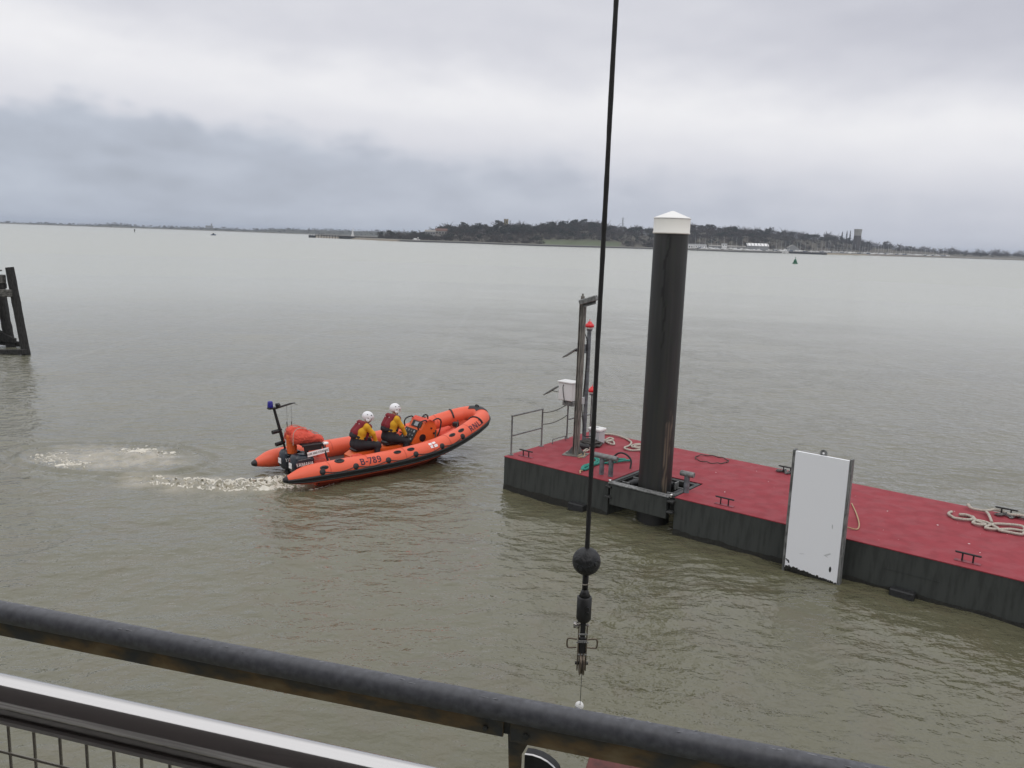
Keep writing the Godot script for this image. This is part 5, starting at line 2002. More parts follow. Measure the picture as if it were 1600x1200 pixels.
	for s in [-1.0, 1.0]:
		vb.append([hip.lerp(chest, 0.55) + fwd * 0.13 + across * 0.085 * s, neck + fwd * 0.125 + across * 0.085 * s - Vector3(0, 0.07, 0), 0.08, 0.075, red])
		vb.append([hip.lerp(chest, 0.9) - fwd * 0.115 + across * 0.075 * s, neck - fwd * 0.085 + across * 0.085 * s - Vector3(0, 0.05, 0), 0.10, 0.085, red])
		vb.append([neck - fwd * 0.07 + across * 0.10 * s - Vector3(0, 0.01, 0), neck + fwd * 0.10 + across * 0.105 * s - Vector3(0, 0.04, 0), 0.066, 0.056, red])
		vb.append([hip.lerp(chest, 0.6) - fwd * 0.08 + across * 0.17 * s, hip.lerp(chest, 0.6) + fwd * 0.10 + across * 0.17 * s, 0.042, 0.038, dark])
	vb.append([hip.lerp(chest, 0.62) - fwd * 0.145 + across * 0.075, hip.lerp(chest, 0.62) - fwd * 0.145 - across * 0.075, 0.08, 0.08, dark])
	vb.append([neck - fwd * 0.10 + across * 0.06, neck - fwd * 0.10 - across * 0.06, 0.052, 0.052, red])
	var vest := put(skin(vb, 0.013, 0.03), "lifejacket", M.cloth, t)
	for s in [-1.0, 1.0]:
		var sp := MB.new()
		sp.box(neck - fwd * 0.17 + across * 0.085 * s - Vector3(0, 0.12, 0), Vector3(0.012, 0.2, 0.02), Basis(), 0.003)
		commit(sp, "reflective_strip", M.decal_white, vest)
		var bk := MB.new()
		var se: Vector3 = (neck + across * 0.19 * s - Vector3(0, 0.07, 0)).lerp(j["elbow_r" if s > 0 else "elbow_l"], 0.15)
		bk.box(se + Vector3(0.0, 0.075, 0.02 * s), Vector3(0.11, 0.014, 0.03), Basis(Vector3(0, 0, 1), 0.5), 0.004)
		commit(bk, "shoulder_patch", M.black, vest)


func build_people():
	var seat := func(x: float, y: float, turn: float) -> Transform3D:
		return Transform3D((boat_frame.basis.orthonormalized() * Basis(Vector3.UP, turn)).scaled(Vector3.ONE * 1.09), boat_frame * Vector3(x, y, 0.0))
	build_crew("person", "person in yellow suit and white helmet sitting on the rear seat, leaning forward", seat.call(2.34, 0.77, -0.05), {"hip": Vector3(-0.02, 0.0, 0), "chest": Vector3(0.06, 0.33, 0.0), "neck": Vector3(0.17, 0.54, 0.01), "head": Vector3(0.28, 0.655, 0.02), "across": Vector3(-0.05, 0, 1).normalized(), "look": Vector3(0.88, -0.32, 0.35).normalized(), "front": Vector3(0.96, -0.25, 0.05).normalized(), "elbow_r": Vector3(0.30, 0.30, 0.27), "wrist_r": Vector3(0.42, 0.08, 0.20), "elbow_l": Vector3(0.32, 0.27, -0.25), "wrist_l": Vector3(0.46, 0.12, -0.12), "knee_r": Vector3(0.46, -0.03, 0.24), "knee_l": Vector3(0.44, -0.02, -0.24), "ankle_r": Vector3(0.40, -0.40, 0.30), "ankle_l": Vector3(0.36, -0.40, -0.30)})
	build_crew("person", "person in yellow suit and white helmet steering upright at the console", seat.call(3.42, 0.84, 0.05), {"hip": Vector3(0, 0.0, 0), "chest": Vector3(0.05, 0.36, 0.0), "neck": Vector3(0.12, 0.57, 0.0), "head": Vector3(0.20, 0.71, 0.0), "across": Vector3(0.03, 0, 1).normalized(), "look": Vector3(0.97, -0.14, 0.15).normalized(), "front": Vector3(0.99, -0.1, 0.0).normalized(), "elbow_r": Vector3(0.24, 0.30, 0.26), "wrist_r": Vector3(0.38, 0.05, 0.24), "elbow_l": Vector3(0.30, 0.30, -0.24), "wrist_l": Vector3(0.5, 0.16, -0.16), "knee_r": Vector3(0.42, -0.12, 0.24), "knee_l": Vector3(0.42, -0.10, -0.24), "ankle_r": Vector3(0.30, -0.50, 0.30), "ankle_l": Vector3(0.28, -0.50, -0.30)})


# ---------------------------------------------------------------- trees
func leaf(mb: MB, p: Vector3, s: float, c: Color):
	var a := Vector3(rng.randf_range(-1, 1), rng.randf_range(-1, 1), rng.randf_range(-1, 1)).normalized()
	var b := a.cross(Vector3(rng.randf_range(-1, 1), rng.randf_range(-1, 1), rng.randf_range(-1, 1))).normalized()
	mb.st.set_color(c.darkened(rng.randf_range(0.0, 0.35)))
	mb.tri(p + a * s, p - a * s * 0.5 + b * s * 0.8, p - a * s * 0.5 - b * s * 0.8)


func twig(mb: MB, p: Vector3, d: Vector3, w: float, c: Color):
	var s := d.cross(Vector3(rng.randf_range(-1, 1), rng.randf_range(-1, 1), rng.randf_range(-1, 1))).normalized() * w
	mb.st.set_color(c.darkened(rng.randf_range(0.0, 0.3)))
	mb.tri(p - s, p + s, p + d)


# kind: "bare", "ever", "poplar", "spire"; h metres tall. Adds the trunk to one builder and the crown to the other.
func grow(trunk: MB, crown: MB, kind: String, h: float, wdt: float, at_p := Vector3()):
	var bark := Color(0.055, 0.048, 0.042)
	trunk.st.set_color(bark)
	trunk.tube([at_p, at_p + Vector3(0.1, h * 0.3, 0.05) , at_p + Vector3(0.0, h * 0.7, 0.1)], [h * 0.028, h * 0.02, h * 0.007], 5, false)
	if kind == "poplar":
		for i in 320:
			var f := rng.randf()
			var r := wdt * 0.5 * sin(PI * clampf(f * 0.85 + 0.12, 0.0, 1.0)) * sqrt(rng.randf())
			var a := rng.randf() * TAU
			twig(crown, at_p + Vector3(r * cos(a), h * (0.08 + 0.84 * f), r * sin(a)), Vector3(cos(a) * 0.15, 1.0, sin(a) * 0.15) * h * 0.08, h * 0.008, Color(0.07, 0.06, 0.055))
	elif kind == "bare":
		var col := Color(0.085, 0.07, 0.062)
		for i in 11:
			var a := TAU * i / 11.0 + rng.randf_range(-0.3, 0.3)
			var y0 := h * rng.randf_range(0.2, 0.62)
			var up := rng.randf_range(0.35, 0.9) if kind == "bare" else 2.4
			var d := Vector3(cos(a), up, sin(a)).normalized()
			var len := wdt * 0.5 * rng.randf_range(0.7, 1.05) / maxf(0.3, Vector2(d.x, d.z).length())
			len = minf(len, (h - y0) / d.y)
			var p := at_p + Vector3(0, y0, 0)
			trunk.st.set_color(bark)
			trunk.tube([p, p + d * len * 0.5 + Vector3(0, len * 0.05, 0), p + d * len + Vector3(0, len * 0.12, 0)], [h * 0.012, h * 0.007, h * 0.003], 3, false)
			for k in 20:
				var f := rng.randf_range(0.3, 1.0)
				var q := p + d * len * f + Vector3(0, len * 0.1 * f, 0)
				var td := (d + Vector3(rng.randf_range(-1, 1), rng.randf_range(-0.2, 1.1), rng.randf_range(-1, 1)) * (0.9 if kind == "bare" else 0.35)).normalized()
				twig(crown, q, td * h * rng.randf_range(0.08, 0.17), h * 0.006, col)
				if k % 2 == 0:
					twig(crown, q + td * h * 0.08, (td + Vector3(rng.randf_range(-1, 1), rng.randf_range(-0.6, 0.8), rng.randf_range(-1, 1))).normalized() * h * 0.09, h * 0.0055, col)
	elif kind == "spire":
		for i in 160:
			var f := rng.randf()
			var r := wdt * 0.5 * (1.0 - f) * sqrt(rng.randf())
			var a := rng.randf() * TAU
			leaf(crown, at_p + Vector3(r * cos(a), h * (0.08 + 0.92 * f), r * sin(a)), h * 0.035, Color(0.03, 0.036, 0.026))
	elif kind == "shrub":
		for k in 170:
			var d := Vector3(rng.randf_range(-1, 1), rng.randf_range(0, 1), rng.randf_range(-1, 1)) * sqrt(rng.randf())
			leaf(crown, at_p + Vector3(d.x * wdt * 0.5, absf(d.y) * h * (1.0 - 0.5 * d.length_squared() / 3.0), d.z * wdt * 0.5), h * rng.randf_range(0.07, 0.13), Color(0.062, 0.054, 0.044))
	elif kind == "round" or kind == "pale":
		for i in 26:
			var d := Vector3(rng.randf_range(-1, 1), rng.randf_range(-0.75, 1), rng.randf_range(-1, 1)).normalized() * pow(rng.randf(), 0.35)
			var c := at_p + Vector3(d.x * wdt * 0.36, h * (0.58 + d.y * 0.32), d.z * wdt * 0.36)
			for k in 26:
				var q := Vector3(rng.randf_range(-1, 1), rng.randf_range(-1, 1), rng.randf_range(-1, 1)).normalized() * pow(rng.randf(), 0.4)
				leaf(crown, c + q * Vector3(wdt * 0.15, h * 0.1, wdt * 0.15), h * (rng.randf_range(0.02, 0.04) if kind == "round" else rng.randf_range(0.014, 0.028)), Color(0.06, 0.052, 0.045) if kind == "round" else Color(0.15, 0.14, 0.13))
	else:
		var col := Color(0.034, 0.04, 0.026)
		for i in 9:
			var a := rng.randf() * TAU
			var r := wdt * rng.randf_range(0.1, 0.34)
			var c := at_p + Vector3(r * cos(a), h * rng.randf_range(0.42, 0.86), r * sin(a))
			var s := Vector3(wdt * rng.randf_range(0.14, 0.22), h * rng.randf_range(0.08, 0.14), wdt * rng.randf_range(0.14, 0.22))
			var tint := col.lightened(rng.randf_range(0.0, 0.03))
			for k in 46:
				var d := Vector3(rng.randf_range(-1, 1), rng.randf_range(-1, 1), rng.randf_range(-1, 1)).normalized() * pow(rng.randf(), 0.4)
				leaf(crown, c + d * s, h * rng.randf_range(0.03, 0.055), tint)


func tree_mesh(kind: String, h: float, wdt: float) -> Mesh:
	var mb := MB.new()
	mb.flat()
	grow(mb, mb, kind, h, wdt)
	mb.st.generate_normals()
	return mb.st.commit()


func tree(called: String, label: String, kind: String, h: float, wdt: float, p: Vector3, group := ""):
	var t := thing(called, label, "tree", Transform3D(Basis(), p), group)
	var a := MB.new()
	var b := MB.new()
	b.flat()
	grow(a, b, kind, h, wdt)
	commit(a, "trunk", M.foliage, t)
	commit(b, "crown", M.foliage, t)


# ---------------------------------------------------------------- the far shores
# bearing (metres to the right for each metre ahead), distance of the shoreline ahead, height that the skyline of trees reaches
const SHORE := [[-0.24, 1080.0, 3.0], [-0.20, 1010.0, 4.0], [-0.158, 935.0, 4.5], [-0.128, 904.0, 8.0], [-0.12, 905.0, 11.0], [-0.097, 930.0, 17.0], [-0.082, 945.0, 21.0], [-0.052, 967.0, 24.5], [-0.014, 950.0, 26.0], [0.024, 934.0, 27.0], [0.055, 965.0, 31.0], [0.085, 1005.0, 34.0], [0.116, 1050.0, 31.0], [0.146, 1080.0, 28.0], [0.177, 1110.0, 33.0], [0.203, 1136.0, 37.0], [0.222, 1125.0, 38.0], [0.268, 1106.0, 34.0], [0.299, 1170.0, 37.0], [0.344, 1280.0, 34.0], [0.375, 1350.0, 35.0], [0.405, 1420.0, 28.0], [0.439, 1480.0, 24.0], [0.474, 1540.0, 21.0], [0.527, 1617.0, 19.0], [0.603, 1680.0, 18.5], [0.75, 1780.0, 18.0], [1.0, 1950.0, 20.0], [1.5, 2200.0, 22.0]]
const FAR_SHORE := [[-1.6, 2900.0, 12.0], [-1.0, 2700.0, 11.0], [-0.75, 2600.0, 9.0], [-0.615, 2600.0, 8.5], [-0.54, 2600.0, 10.0], [-0.498, 2580.0, 12.0], [-0.487, 2560.0, 17.0], [-0.465, 2560.0, 16.5], [-0.45, 2580.0, 11.5], [-0.425, 2600.0, 12.0], [-0.38, 2600.0, 14.0], [-0.366, 2600.0, 16.5], [-0.34, 2600.0, 14.0], [-0.31, 2550.0, 14.5], [-0.285, 2500.0, 20.0], [-0.235, 2450.0, 21.0], [-0.188, 2350.0, 22.0], [-0.143, 2300.0, 23.0], [-0.09, 2300.0, 22.0], [0.05, 2300.0, 18.0], [0.3, 2500.0, 18.0]]


func shore(table: Array, t: float) -> Vector2:  # (distance, height of the skyline)
	for i in table.size() - 1:
		if t <= table[i + 1][0]:
			var f := clampf((t - table[i][0]) / (table[i + 1][0] - table[i][0]), 0.0, 1.0)
			return Vector2(lerpf(table[i][1], table[i + 1][1], f), lerpf(table[i][2], table[i + 1][2], f))
	return Vector2(table[-1][1], table[-1][2])


func land(table: Array, t: float, off: float, tall: float) -> Vector3:
	var s := shore(table, t)
	var ridge := maxf(s.y - tall, 2.4)
	var y := 2.4
	if off < 12.0:
		y = lerpf(-0.8, 2.2, off / 12.0)
	elif off < 40.0:
		y = lerpf(2.2, 2.4, (off - 12.0) / 28.0)
	else:
		y = 2.4 + (ridge - 2.4) * smoothstep(40.0, 190.0, off) * (1.0 - 0.45 * smoothstep(330.0, 900.0, off))
	if off > 30.0:
		y += 0.7 * n_big.get_noise_2d(t * 900.0, off * 0.9)
	var d := s.x + off
	return Vector3(t * d, y, -d)


func terrain(table: Array, tall: float, t0: float, t1: float, step: float, colours: Callable, called: String, label: String):
	var offs := [-2.0, 0.0, 4.0, 8.0, 12.0, 13.5, 20.0, 30.0, 45.0, 60.0, 80.0, 105.0, 130.0, 160.0, 200.0, 260.0, 340.0, 500.0, 900.0]
	var n := int((t1 - t0) / step)
	var mb := MB.new()
	mb.flat(false)
	for i in n:
		for j in offs.size() - 1:
			var ta := t0 + i * step
			var tb := ta + step
			var q := [[ta, offs[j]], [tb, offs[j]], [tb, offs[j + 1]], [ta, offs[j]], [tb, offs[j + 1]], [ta, offs[j + 1]]]
			for k in [0, 2, 1, 3, 5, 4]:
				mb.st.set_color(colours.call(q[k][0], q[k][1]))
				mb.st.add_vertex(land(table, q[k][0], q[k][1], tall))
	tag(commit(mb, called, M.ground), label, "hill" if called == "headland" else "shore", "", "structure")


func forest(called: String, label: String, table: Array, tall: float, t0: float, t1: float, count: int, kinds: Array, first: Callable, last: float, size: Vector2):
	var o := thing(called, label, "woodland")
	o.set_meta("kind", "stuff")
	var share := count / kinds.size()
	for k in kinds:
		var mm := MultiMesh.new()
		mm.transform_format = MultiMesh.TRANSFORM_3D
		mm.mesh = k
		mm.instance_count = share
		for i in share:
			var t := rng.randf_range(t0, t1)
			var o0: float = first.call(t)
			var off := o0 + (last - o0) * pow(rng.randf(), 1.25)
			var p := land(table, t, off, tall)
			var s := shore(table, t)
			var room := clampf((s.y - p.y + 1.0) / 10.0, 0.35, 1.15) if off > 120.0 else 0.8
			room *= 1.0 + 0.45 * n_big.get_noise_1d(t * 900.0)
			var sc := rng.randf_range(size.x, size.y) * room
			mm.set_instance_transform(i, Transform3D(Basis(Vector3.UP, rng.randf() * TAU).scaled(Vector3(sc * rng.randf_range(0.85, 1.25), sc, sc * rng.randf_range(0.85, 1.25))), p - Vector3(0, 0.3, 0)))
		var m := MultiMeshInstance3D.new()
		m.name = "trees"
		m.multimesh = mm
		m.material_override = M.foliage
		m.set_meta("kind", "stuff")
		o.add_child(m, true)


func house(called: String, label: String, cat: String, p: Vector3, turn: float, w: float, d: float, eave: float, rise: float, wall: Material, roof: Material, windows: int):
	var t := thing(called, label, cat, Transform3D(Basis(Vector3.UP, turn), p))
	var b := MB.new()
	b.prism([Vector2(-d / 2, -2), Vector2(d / 2, -2), Vector2(d / 2, eave), Vector2(0, eave + rise), Vector2(-d / 2, eave)], -w / 2, w / 2, Transform3D(Basis(Vector3(0, 0, 1), Vector3(0, 1, 0), Vector3(1, 0, 0)), Vector3()))
	commit(b, "wall", wall, t)
	var r := MB.new()
	var q := d / 2 + 0.3
	var e := eave - 0.3 * rise / (d / 2)
	r.prism([Vector2(q, e + 0.05), Vector2(q, e + 0.3), Vector2(0, eave + rise + 0.3), Vector2(-q, e + 0.3), Vector2(-q, e + 0.05), Vector2(0, eave + rise + 0.05)], -w / 2 - 0.3, w / 2 + 0.3, Transform3D(Basis(Vector3(0, 0, 1), Vector3(0, 1, 0), Vector3(1, 0, 0)), Vector3()))
	commit(r, "roof", roof, t)
	for i in windows:
		var wn := MB.new()
		wn.box(Vector3(-w / 2 + w * (i + 0.5) / windows, eave * 0.5, d / 2 + 0.02), Vector3(w / windows * 0.55, eave * 0.35, 0.1))
		commit(wn, "window", M.window_dark, t)


func yacht_hull(mb: MB, len: float, beam: float, y0: float):
	mb.flat(false)
	var rows := []
	for i in 7:
		var f := i / 6.0
		var w := beam * 0.5 * pow(sin(PI * clampf(0.18 + 0.82 * (1.0 - f) * 0.9 + 0.0, 0.0, 0.62) / 1.24), 0.8) * (1.0 if f < 0.98 else 0.05)
		var sheer := 1.1 + 0.35 * f * f
		rows.append([Vector3(len * (f - 0.45), y0 + sheer, -w), Vector3(len * (f - 0.45), y0 + 0.35, -w * 0.8), Vector3(len * (f - 0.45), y0, 0), Vector3(len * (f - 0.45), y0 + 0.35, w * 0.8), Vector3(len * (f - 0.45), y0 + sheer, w)])
	for i in 6:
		for k in 4:
			mb.poly([rows[i][k], rows[i + 1][k], rows[i + 1][k + 1], rows[i][k + 1]], Vector3(0, -0.4, k - 1.5))
		mb.poly([rows[i][4], rows[i + 1][4], rows[i + 1][0], rows[i][0]], Vector3.UP)
	mb.poly([rows[0][0], rows[0][1], rows[0][2], rows[0][3], rows[0][4]], Vector3.LEFT)


func build_yacht(label: String, xf: Transform3D, group: String, mast: float, hull_m: Material) -> Node3D:
	var t := thing("yacht", label, "yacht", xf, group)
	var h := MB.new()
	yacht_hull(h, 9.5, 3.0, 0.7)
	h.box(Vector3(-0.3, 0.4, 0), Vector3(1.6, 1.4, 0.25), Basis(), 0.1)
	commit(h, "hull", hull_m, t)
	var c := MB.new()
	c.box(Vector3(-0.2, 2.1, 0), Vector3(3.4, 0.6, 1.7), Basis(), 0.2)
	commit(c, "cabin", M.boat_white, t)
	var m := MB.new()
	m.tube([Vector3(0.6, 1.8, 0), Vector3(0.6, mast, 0)], [0.16, 0.11], 6)
	m.tube([Vector3(0.6, 3.2, 0), Vector3(-3.2, 3.1, 0)], 0.12, 6)
	m.tube([Vector3(0.6, mast * 0.62, -1.1), Vector3(0.6, mast * 0.62, 1.1)], 0.04, 4)
	commit(m, "mast", M.mast_metal, t)
	return t


func bearing(t: float, d: float, y: float) -> Vector3:
	return Vector3(t * d, y, -d)


func build_far():
	var headland_colour := func(t: float, off: float) -> Color:
		var v := 1.0 + 0.25 * n_big.get_noise_2d(t * 1500.0, off * 2.0)
		var c := Color(0.075, 0.066, 0.046) * v
		var sandy := smoothstep(0.345, 0.37, t)
		if off < 12.0:
			c = Color(0.03, 0.03, 0.028).lerp(Color(0.22, 0.185, 0.125) if t < 0.42 else Color(0.13, 0.11, 0.085), sandy)
			if off < 5.0 and t > 0.41:
				c = c.lerp(Color(0.05, 0.048, 0.045), smoothstep(0.41, 0.47, t))
			if t < -0.14:
				c = Color(0.19, 0.16, 0.12)
		elif off < 20.0:
			c = Color(0.17, 0.165, 0.14) if t < 0.35 else Color(0.2, 0.17, 0.12)
		elif off < 105.0 and t > 0.028 and t < 0.125:
			c = Color(0.075, 0.095, 0.043) * v
		elif t > 0.19 and off < 70.0:
			c = Color(0.15, 0.145, 0.13) * v
		c.a = 1.0
		return c
	terrain(SHORE, 10.0, -0.24, 1.5, 0.006, headland_colour, "headland", "low headland across the water with dark sea wall and wooded bank")
	var far_colour := func(t: float, off: float) -> Color:
		var v := 1.0 + 0.35 * n_big.get_noise_2d(t * 700.0, off * 1.2)
		var c := Color(0.045, 0.048, 0.034) * v
		if off < 20.0:
			c = Color(0.12, 0.11, 0.085)
		c.a = 1.0
		return c
	terrain(FAR_SHORE, 7.0, -1.6, 0.3, 0.01, far_colour, "far_shore", "hazy far shore with low fields and woods, left")
	var bare := [tree_mesh("bare", 10.0, 8.5), tree_mesh("bare", 10.0, 10.0), tree_mesh("bare", 9.0, 9.0)]
	var ever := [tree_mesh("ever", 10.0, 9.0), tree_mesh("ever", 9.0, 10.0)]
	var shrub := tree_mesh("shrub", 6.0, 12.0)
	forest("woodland", "bare winter woodland covering the bank of the headland", SHORE, 10.0, -0.165, 0.42, 2600, [bare[0], bare[1], bare[2], ever[0], shrub, shrub], func(t): return 95.0 if t > 0.03 and t < 0.125 else (75.0 if t > 0.19 else 34.0), 300.0, Vector2(0.6, 1.3))
	forest("woodland", "darker evergreen wood round the church tower", SHORE, 10.0, -0.115, 0.075, 300, ever, func(_t): return 120.0, 260.0, Vector2(0.7, 1.05))
	forest("woodland", "low grey woods behind the marsh on the right", SHORE, 10.0, 0.40, 1.45, 1800, [bare[0], shrub, bare[2], shrub], func(_t): return 130.0, 420.0, Vector2(0.8, 1.2))
	forest("woodland", "distant woods and hedges along the far shore, left", FAR_SHORE, 7.0, -1.55, 0.1, 2600, [bare[0], shrub, bare[1], shrub, ever[1]], func(_t): return 30.0, 420.0, Vector2(0.6, 1.0))

	# trees that stand out
	var on := func(t: float, off: float) -> Vector3: return land(SHORE, t, off, 10.0)
	for q in [[0.0885, 11.5, 10.0, 0.0], [0.080, 12.0, 9.0, 6.0], [0.096, 12.0, 9.0, -5.0], [0.072, 11.0, 9.0, 4.0]]:
		tree("tree", "pale bare tree of the tall row left of the crane cable", "pale", q[1] * 1.25, q[2] * 1.1, on.call(q[0], 200.0 + q[3]), "row of pale bare trees on the skyline")
	tree("conifer", "thin pointed conifer standing alone on the skyline, left of the church tower", "spire", 11.0, 3.2, on.call(-0.079, 190.0) + Vector3(0, 2.0, 0))
	tree("tree", "round dark evergreen just right of the church tower", "ever", 12.0, 11.0, on.call(0.006, 180.0))
	tree("tree", "dark evergreen just left of the church tower", "ever", 12.5, 8.0, on.call(-0.019, 175.0))
	tree("tree", "broad dark evergreen left of the lone conifer, above the houses", "ever", 12.0, 12.0, on.call(-0.092, 185.0))
	tree("tree", "dark evergreen at the left end of the headland's wood", "ever", 10.0, 10.0, on.call(-0.124, 100.0))
	for q in [[0.3852, 23.0, 3.4], [0.3906, 24.5, 3.0], [0.3946, 25.0, 3.0]]:
		tree("poplar", "tall thin poplar in the group of three left of the water tower", "poplar", q[1], q[2], bearing(q[0], 1490.0, 18.0), "three poplars beside the water tower")
	tree("tree", "big domed bare tree right of the water tower", "round", 26.0, 26.0, bearing(0.4405, 1560.0, 4.5))
	tree("tree", "small round dark tree right of the big domed tree", "ever", 17.0, 15.0, bearing(0.4655, 1600.0, 4.0))
	tree("tree", "spreading bare tree on the skyline just right of the black pile", "round", 15.0, 22.0, on.call(0.226, 200.0) + Vector3(0, -1, 0))
	tree("tree", "dark evergreen on the skyline above the white roofed shed", "ever", 14.0, 11.0, on.call(0.301, 190.0))
	tree("tree", "bare tree on the skyline left of the poplars", "round", 13.0, 14.0, on.call(0.367, 190.0))
	for q in [[0.533, "lone dark bush on the shingle right of the last masts"], [0.552, "lone dark bush on the right shore, second from the masts"], [0.566, "dark bush nearest the right edge of the shingle"]]:
		tree("bush", q[1], "ever", 7.0, 8.0, land(SHORE, q[0], 22.0, 10.0))

	# church tower
	var ct := thing("church_tower", "square yellowish stone church tower rising above the trees", "church tower", Transform3D(Basis(Vector3.UP, 0.35), bearing(-0.0137, 1120.0, 12.0)))
	var tw := MB.new()
	tw.box(Vector3(0, 9.0, 0), Vector3(4.6, 21.0, 4.6), Basis(), 0.1)
	commit(tw, "tower", M.stone_yellow, ct)
	var pr := MB.new()
	pr.box(Vector3(0, 19.7, 0), Vector3(5.0, 0.5, 5.0), Basis(), 0.1)
	for i in 4:
		for k in 3:
			pr.box(Basis(Vector3.UP, i * PI / 2) * Vector3(-1.95 + 1.95 * k, 20.4, 2.2), Vector3(0.9, 0.9, 0.45), Basis(Vector3.UP, i * PI / 2), 0.05)
	commit(pr, "battlements", M.stone_yellow, ct)
	for i in 4:
		var w := MB.new()
		w.box(Basis(Vector3.UP, i * PI / 2) * Vector3(0, 16.5, 2.28), Vector3(1.2, 2.4, 0.12), Basis(Vector3.UP, i * PI / 2))
		commit(w, "belfry_window", M.window_dark, ct)
	house("church", "low pale church building at the foot of the tower", "church", bearing(-0.0185, 1112.0, 14.5), 0.35, 9.0, 6.0, 5.5, 2.5, M.stone_yellow, M.wall_grey, 3)
	house("house", "red roofed house among the trees near the left end of the headland", "house", bearing(-0.0905, 1010.0, 9.0), 0.2, 14.0, 7.0, 4.5, 2.6, M.roof_pale, M.roof_red, 4)
	house("house", "long low pale house left of the red roofed one", "house", bearing(-0.1035, 1000.0, 8.5), 0.1, 12.0, 6.0, 3.6, 1.8, M.wall_grey, M.roof_pale, 4)
	# long industrial building and pylon
	var lb := thing("factory", "long low building with pale bands on the ridge behind the cable", "building", Transform3D(Basis(), bearing(0.144, 1290.0, 20.0)))
	var wl := MB.new()
	wl.box(Vector3(0, 3.0, 0), Vector3(46, 10.0, 12))
	commit(wl, "wall", M.wall_grey, lb)
	var rfm := MB.new()
	rfm.box(Vector3(0, 8.3, 0), Vector3(48, 0.6, 14), Basis(), 0.1)
	commit(rfm, "roof", M.brick_dark, lb)
	for y in [4.2, 6.6]:
		for i in 9:
			var wn := MB.new()
			wn.box(Vector3(-20.5 + i * 5.1, y, 6.02), Vector3(4.4, 1.2, 0.1))
			commit(wn, "window", M.window_dark, lb)
	var py := thing("pylon", "thin lattice pylon standing on the skyline right of the crane cable", "pylon", Transform3D(Basis(Vector3.UP, 0.4), bearing(0.1245, 1250.0, 18.0)))
	for i in 4:
		var lg := MB.new()
		var c := Basis(Vector3.UP, i * PI / 2 + PI / 4) * Vector3(0, 0, 1)
		lg.tube([c * 3.0, c * 1.0 + Vector3(0, 15, 0), c * 0.4 + Vector3(0, 26, 0)], 0.13, 4)
		commit(lg, "leg", M.galv_dark, py)
	var br := MB.new()
	for k in 9:
		for i in 4:
			var c0 := Basis(Vector3.UP, i * PI / 2 + PI / 4) * Vector3(0, 0, 1)
			var c1 := Basis(Vector3.UP, (i + 1) * PI / 2 + PI / 4) * Vector3(0, 0, 1)
			var r0 := lerpf(3.0, 1.0, minf(k * 2.7 / 15.0, 1.0))
			var r1 := lerpf(3.0, 1.0, minf((k + 1) * 2.7 / 15.0, 1.0))
			br.tube([c0 * r0 + Vector3(0, k * 2.7, 0), c1 * r1 + Vector3(0, (k + 1) * 2.7, 0)], 0.08, 4)
	for y in [17.0, 20.5, 24.0]:
		br.tube([Vector3(-4.0, y, 0), Vector3(4.0, y, 0)], 0.1, 4)
	commit(br, "bracing", M.galv_dark, py)
	# water tower
	var wt := thing("water_tower", "massive dark tower with a pale concrete top behind the marina", "tower", Transform3D(Basis(Vector3.UP, 0.2), bearing(0.4035, 1530.0, 8.0)))
	var wb := MB.new()
	wb.lathe([Vector2(0, -6), Vector2(7.2, -6), Vector2(6.6, 12), Vector2(6.2, 26.5), Vector2(0, 26.6)], 12, Transform3D(), false)
	commit(wb, "base", M.brick_dark, wt)
	var tk := MB.new()
	tk.lathe([Vector2(0, 26.4), Vector2(6.25, 26.5), Vector2(6.4, 33), Vector2(6.9, 37.2), Vector2(6.9, 38.2), Vector2(0, 38.6)], 12, Transform3D(), false)
	commit(tk, "tank", M.concrete, wt)
	# marina buildings
	var shed := thing("boat_shed", "white roofed boat shed with dark roof ribs among the moored yachts", "shed", Transform3D(Basis(Vector3.UP, -0.1), bearing(0.2855, 1190.0, 2.3)))
	var sw := MB.new()
	sw.box(Vector3(0, 3.5, 0), Vector3(29, 7.0, 14))
	commit(sw, "wall", M.wall_grey, shed)
	for s in [-1.0, 1.0]:
		var rp := MB.new()
		rp.box(Vector3(0, 8.6, 3.6 * s), Vector3(30, 0.3, 8.2), Basis(Vector3(1, 0, 0), 0.46 * s), 0.05)
		commit(rp, "roof", M.boat_white, shed)
	for i in 7:
		var rb := MB.new()
		rb.box(Vector3(-13.5 + i * 4.5, 8.85, 3.65), Vector3(0.9, 0.2, 8.0), Basis(Vector3(1, 0, 0), 0.46))
		commit(rb, "roof_rib", M.wall_grey, shed)
	house("marina_building", "long white waterfront building just right of the black pile", "building", bearing(0.214, 1190.0, 2.3), 0.05, 26.0, 8.0, 5.2, 1.2, M.boat_white, M.wall_grey, 8)
	house("marina_building", "long low grey marina building left of the white roofed shed", "building", bearing(0.250, 1190.0, 2.3), -0.05, 52.0, 9.0, 4.6, 1.4, M.wall_grey, M.roof_pale, 12)
	house("marina_building", "small white upper cabin on the grey marina building", "cabin", bearing(0.2465, 1186.0, 7.2), 0.0, 7.0, 5.0, 2.8, 0.8, M.boat_white, M.wall_grey, 2)
	house("boathouse", "gabled grey boathouse at the quay beside the small white hoist", "boathouse", bearing(0.3275, 1300.0, 2.3), PI / 2, 9.0, 18.0, 5.5, 5.0, M.wall_grey, M.roof_pale, 2)
	var qw := MB.new()
	qw.box(Vector3(0, 0.9, 0), Vector3(88, 3.4, 8), Basis(), 0.2)
	for i in 22:
		qw.box(Vector3(-42 + i * 4.0, 0.2, 4.1), Vector3(0.4, 3.0, 0.4))
	var quay := commit(qw, "quay_wall", M.timber_dark)
	quay.transform = Transform3D(Basis(Vector3.UP, -0.75), bearing(0.333, 1235.0, 0.0))
	tag(quay, "dark quay wall at the end of the marina, left of the sandy beach", "quay")
